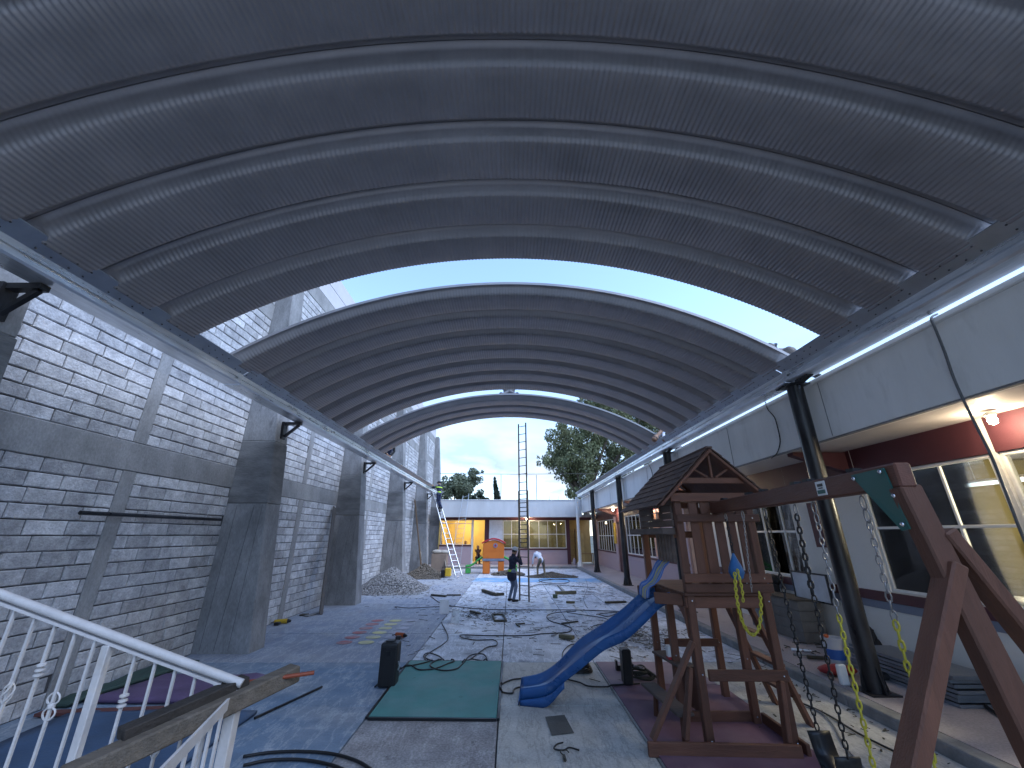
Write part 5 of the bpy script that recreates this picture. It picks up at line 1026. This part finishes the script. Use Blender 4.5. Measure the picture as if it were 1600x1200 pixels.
def person(label, pel, chest, head, face, wr, an, eh, kh, top, leg, hat=None, bands=(), look=None, group=None, coat=0, s=1.):
    pel, chest, head = Vector(pel), Vector(chest), Vector(head); d = Vector(face).normalized(); n = Vector((-d.y, d.x, 0)).normalized()
    up = (chest-pel).normalized(); prims = []     # (p, q, r0, r1, slot)
    neck = chest+up*.20*s
    prims += [(pel, pel.lerp(chest,.5), .135*s, .125*s, 1), (pel.lerp(chest,.5), chest, .13*s, .14*s, 1), (chest, neck-up*.06*s, .135*s, .09*s, 1), (neck-up*.08*s, head, .055*s, .055*s, 0)]
    prims += [(pel+n*.06*s, pel-n*.06*s, .125*s, .125*s, 2), (chest+n*.10*s, chest-n*.10*s, .115*s, .115*s, 1)]
    if coat: prims += [(pel+n*.05, pel+n*.06-Z*coat, .13, .15, 1), (pel-n*.05, pel-n*.06-Z*coat, .13, .15, 1)]
    lk = Vector(look).normalized() if look else d
    hu = (head-neck).normalized()
    prims += [(head-hu*.02*s, head+hu*.07*s, .082*s, .092*s, 0), (head+hu*.05*s-lk*.02, head+hu*.085*s-lk*.02, .093*s, .088*s, 5), (head+lk*.05*s-hu*.06*s, head+lk*.06*s-hu*.05*s, .05*s, .05*s, 0), (head+lk*.095*s, head+lk*.10*s-hu*.03*s, .012*s, .018*s, 0)]
    hn = lk.cross(hu).normalized()
    for sg in (-1, 1): prims.append((head+hn*sg*.088*s+hu*.01, head+hn*sg*.09*s-hu*.03, .014*s, .012*s, 0))
    for sg, w, h in ((1, wr[0], eh[0]), (-1, wr[1], eh[1])):
        sh = chest+n*sg*.175*s+up*.08*s; el, w = ik(sh, w, .29*s, .25*s, h)
        prims += [(sh, el, .066*s, .052*s, 1), (el, w, .052*s, .04*s, 1)]
        fd = (w-el).normalized(); side = fd.cross(d if abs(fd.dot(d)) < .9 else Vector((0,0,1))).normalized(); nr = fd.cross(side)
        prims.append((w, w+fd*.07*s, .03*s, .036*s, 0))
        for k, (o_, l_) in enumerate(((-.027,.062),(-.009,.075),(.009,.07),(.027,.055))):
            b_ = w+fd*.085*s+side*o_*s; m1 = b_+fd*l_*.55*s+nr*.004; m2 = m1+(fd*.8+nr*.6).normalized()*l_*.5*s; prims += [(b_-fd*.02, m1, .0105*s, .0098*s, 0), (m1, m2, .0098*s, .0085*s, 0)]
        tb = w+fd*.03*s+side*.032*s; prims.append((tb, tb+(fd*.6+side*.8)*.055*s, .012*s, .0095*s, 0))
    for sg, a, h in ((1, an[0], kh[0]), (-1, an[1], kh[1])):
        hp = pel+n*sg*.09*s-Vector((0,0,.04)); kn, a = ik(hp, a, .42*s, .42*s, h)
        prims += [(hp, kn, .092*s, .066*s, 2), (kn, a, .066*s, .05*s, 2), (a, a-Vector((0,0,.05)), .05*s, .045*s, 3), (a-Vector((0,0,.045))-d*.04, a-Vector((0,0,.055))+d*.16*s, .042*s, .036*s, 3)]
    b = B()
    for p, q, r0, r1, sl in prims:
        L = (q-p); u = L.normalized() if L.length > 1e-6 else Vector((0,0,1)); k = 4
        pts = [p-u*r0*math.cos(math.pi/2*i/k) for i in range(k)]+[p, q]+[q+u*r1*math.sin(math.pi/2*(i+1)/k) for i in range(k)]
        rs = [max(.002, r0*math.sin(math.pi/2*i/k)) for i in range(k)]+[r0, r1]+[max(.002, r1*math.cos(math.pi/2*(i+1)/k)) for i in range(k)]
        b.tube(pts, rs, 12)
    o = b.ob('person', [m_skin, top, leg, CL['boot'], CL['lime'], m_hair])
    md = o.modifiers.new('skin', 'REMESH'); md.mode = 'VOXEL'; md.voxel_size = .012
    dg = bpy.context.evaluated_depsgraph_get(); me = bpy.data.meshes.new_from_object(o.evaluated_get(dg)); o.modifiers.clear(); old = o.data; o.data = me; bpy.data.meshes.remove(old)
    me.materials.clear()
    for m in [m_skin, top, leg, CL['boot'], CL['lime'], m_hair]: me.materials.append(m)
    nf = len(me.polygons); C = np.empty(nf*3, np.float32); me.polygons.foreach_get('center', C); C = C.reshape(-1, 3)
    best = np.full(nf, 1e9); idx = np.zeros(nf, np.int32)
    for p, q, r0, r1, sl in prims:
        P, Q = np.array(p), np.array(q); D = Q-P; L2 = max(1e-9, D@D); tt = np.clip(((C-P)@D)/L2, 0, 1); dist = np.linalg.norm(C-P-tt[:, None]*D, axis=1)-(r0+(r1-r0)*tt)
        k = dist < best; best[k] = dist[k]; idx[k] = sl
    for (c_, w_) in bands:      # reflective strips round the jacket, measured along the trunk
        h_ = (C-np.array(pel))@np.array(up); ax = np.linalg.norm((C-np.array(pel))-h_[:, None]*np.array(up), axis=1); k = (np.abs(h_-c_) < w_) & (idx == 1) & (ax < .27); idx[k] = 4
    me.polygons.foreach_set('material_index', idx); me.polygons.foreach_set('use_smooth', [True]*nf); me.update()
    tag(o, label, 'person', group)
    if hat:
        hc_ = head+hu*.075*s; R3 = Matrix((hn, lk, hu)).transposed().to_4x4()
        hb = B().lathe([(.155,-.002),(.15,.008),(.112,.012),(.105,.05),(.08,.095),(.04,.115),(.004,.12)], (0,0,0), 18)
        h_ = hb.ob('hard_hat', hat, None, smooth=True); h_.matrix_basis = Matrix.Translation(hc_) @ R3; adopt(h_, o)
    return o
m_hatw = M('grey_white_hat', (.42,.42,.44), .5, bump=0); m_hatk = M('black_hat', (.015,.015,.018), .5, bump=0)
person('standing worker in dark jacket with lime belt band and jeans gripping the tall ladder', (.06,15.76,.95), (.10,15.80,1.33), (.15,15.84,1.60), (.85,.5,0), ((.33,15.98,1.62),(.36,15.88,1.42)), ((-.02,15.86,.1),(.13,15.66,.1)), ((.2,.4,-1),(.3,-.6,-1)), ((.8,.5,.2),(.8,.5,.2)), CL['navy'], CL['jeans'], m_hatw, bands=((.03,.035),), coat=.16)
person('stooping worker in white shirt and khaki trousers working at the sand heap', (1.75,24.4,.86), (1.58,24.68,1.13), (1.42,24.98,1.06), (-.45,.9,0), ((1.25,24.75,.55),(1.62,24.95,.5)), ((1.52,24.42,.1),(1.92,24.34,.1)), ((-.6,-.3,0),(.6,.3,0)), ((-.3,1,.2),(.1,1,.2)), CL['white'], CL['khaki'], look=(-.4,.8,-.6))
hx = at(690,797,Y=26.3)
person('worker in navy clothes with lime vest stripes standing high on the aluminium ladder', (-4.50,26.05,3.98+.62), (-4.52,26.12,4.36+.62), (-4.55,26.2,4.62+.63), (-.7,.7,0), ((-4.95,26.2,5.12),(-4.72,26.5,5.1)), ((-4.42,26.15,3.82),(-4.28,26.02,3.80)), ((-.5,-.5,-.6),(.5,.5,-.6)), ((-.7,.7,.2),(-.7,.7,.2)), CL['navy'], CL['darkblue'], m_hatk, bands=((.10,.035),(.40,.03)))
p = at(1024,684,Y=12.6)
person('dark-haired worker in white shirt bending over the gutter of the post side', (5.42,12.95,5.32), (5.16,12.78,5.46), (p.x,p.y,p.z), (-.9,-.3,0), ((4.70,12.95,5.12),(4.86,12.45,4.95)), ((5.55,12.85,4.86),(5.62,13.15,4.86)), ((0,.5,-.5),(.2,-.6,0)), ((-.8,-.2,.8),(-.8,.2,.8)), CL['white'], CL['grey'], look=(-.7,-.3,-.7))
p = at(1206,546,X=4.98)
person('worker in patterned shirt and dark cap leaning over the edge in the sky gap', (5.55,p.y+.1,5.35), (5.27,p.y+.06,5.42), (p.x+.02,p.y,p.z-.02), (-1,-.1,0), ((4.75,p.y+.35,5.22),(4.8,p.y-.2,5.22)), ((5.72,p.y-.1,4.86),(5.75,p.y+.25,4.86)), ((0,.6,.2),(0,-.6,.2)), ((-.8,0,.8),(-.8,0,.8)), CL['pattern'], CL['black'], m_hatk, look=(-.8,0,-.5))
person('worker in dark clothes crouching on the gutter below the far roof section', (-5.12,16.35,5.36), (-4.98,16.18,5.62), (-4.90,16.05,5.84), (.6,-.6,0), ((-4.85,16.2,5.2),(-4.95,15.9,5.25)), ((-5.05,16.25,5.1),(-5.2,16.15,5.1)), ((.4,.5,0),(-.4,-.5,0)), ((.6,-.6,.6),(.4,-.7,.6)), CL['black'], CL['darkblue'])
person('person peeking over the crest of the far roof section, only the head showing', (-.05,14.0,6.98), (-.05,13.82,7.14), (-.05,13.62,7.30), (0,-1,0), ((-.3,13.5,6.9),(.2,13.5,6.9)), ((-.2,14.3,6.86),(.1,14.3,6.86)), ((-.7,.2,0),(.7,.2,0)), ((-.5,-.6,.5),(.5,-.6,.5)), CL['grey'], CL['darkblue'], m_hatw)
person('person in dark red top seated in the lit far doorway', (-2.45,33.1,.62), (-2.46,33.05,1.02), (-2.47,33.03,1.28), (.2,-1,0), ((-2.5,32.8,.72),(-2.25,32.85,.72)), ((-2.35,32.82,.22),(-2.55,32.82,.22)), ((-.6,.2,-.3),(.6,.2,-.3)), ((.1,-1,.4),(-.1,-1,.4)), CL['brown'], CL['black'])
t = T('stool', 'low wooden stool under the person in the far doorway', 'stool', (-2.45,33.15,.13))
B().bx(-2.65, -2.25, 32.98, 33.35, .44, .48).ob('seat', m_tim, t)
for x in (-2.61,-2.29):
    for y in (33.02,33.31): B().bx(x-.02, x+.02, y-.02, y+.02, .136, .44).ob('leg', m_tim, t)
person('person behind the counter of the lit yellow room, only the head showing', (-3.5,33.6,.95), (-3.5,33.6,1.3), (-3.5,33.58,1.58), (0,-1,0), ((-3.8,33.4,1.0),(-3.2,33.4,1.0)), ((-3.6,33.6,.24),(-3.4,33.6,.24)), ((-.6,.3,0),(.6,.3,0)), ((0,-1,.1),(0,-1,.1)), CL['black'], CL['black'])
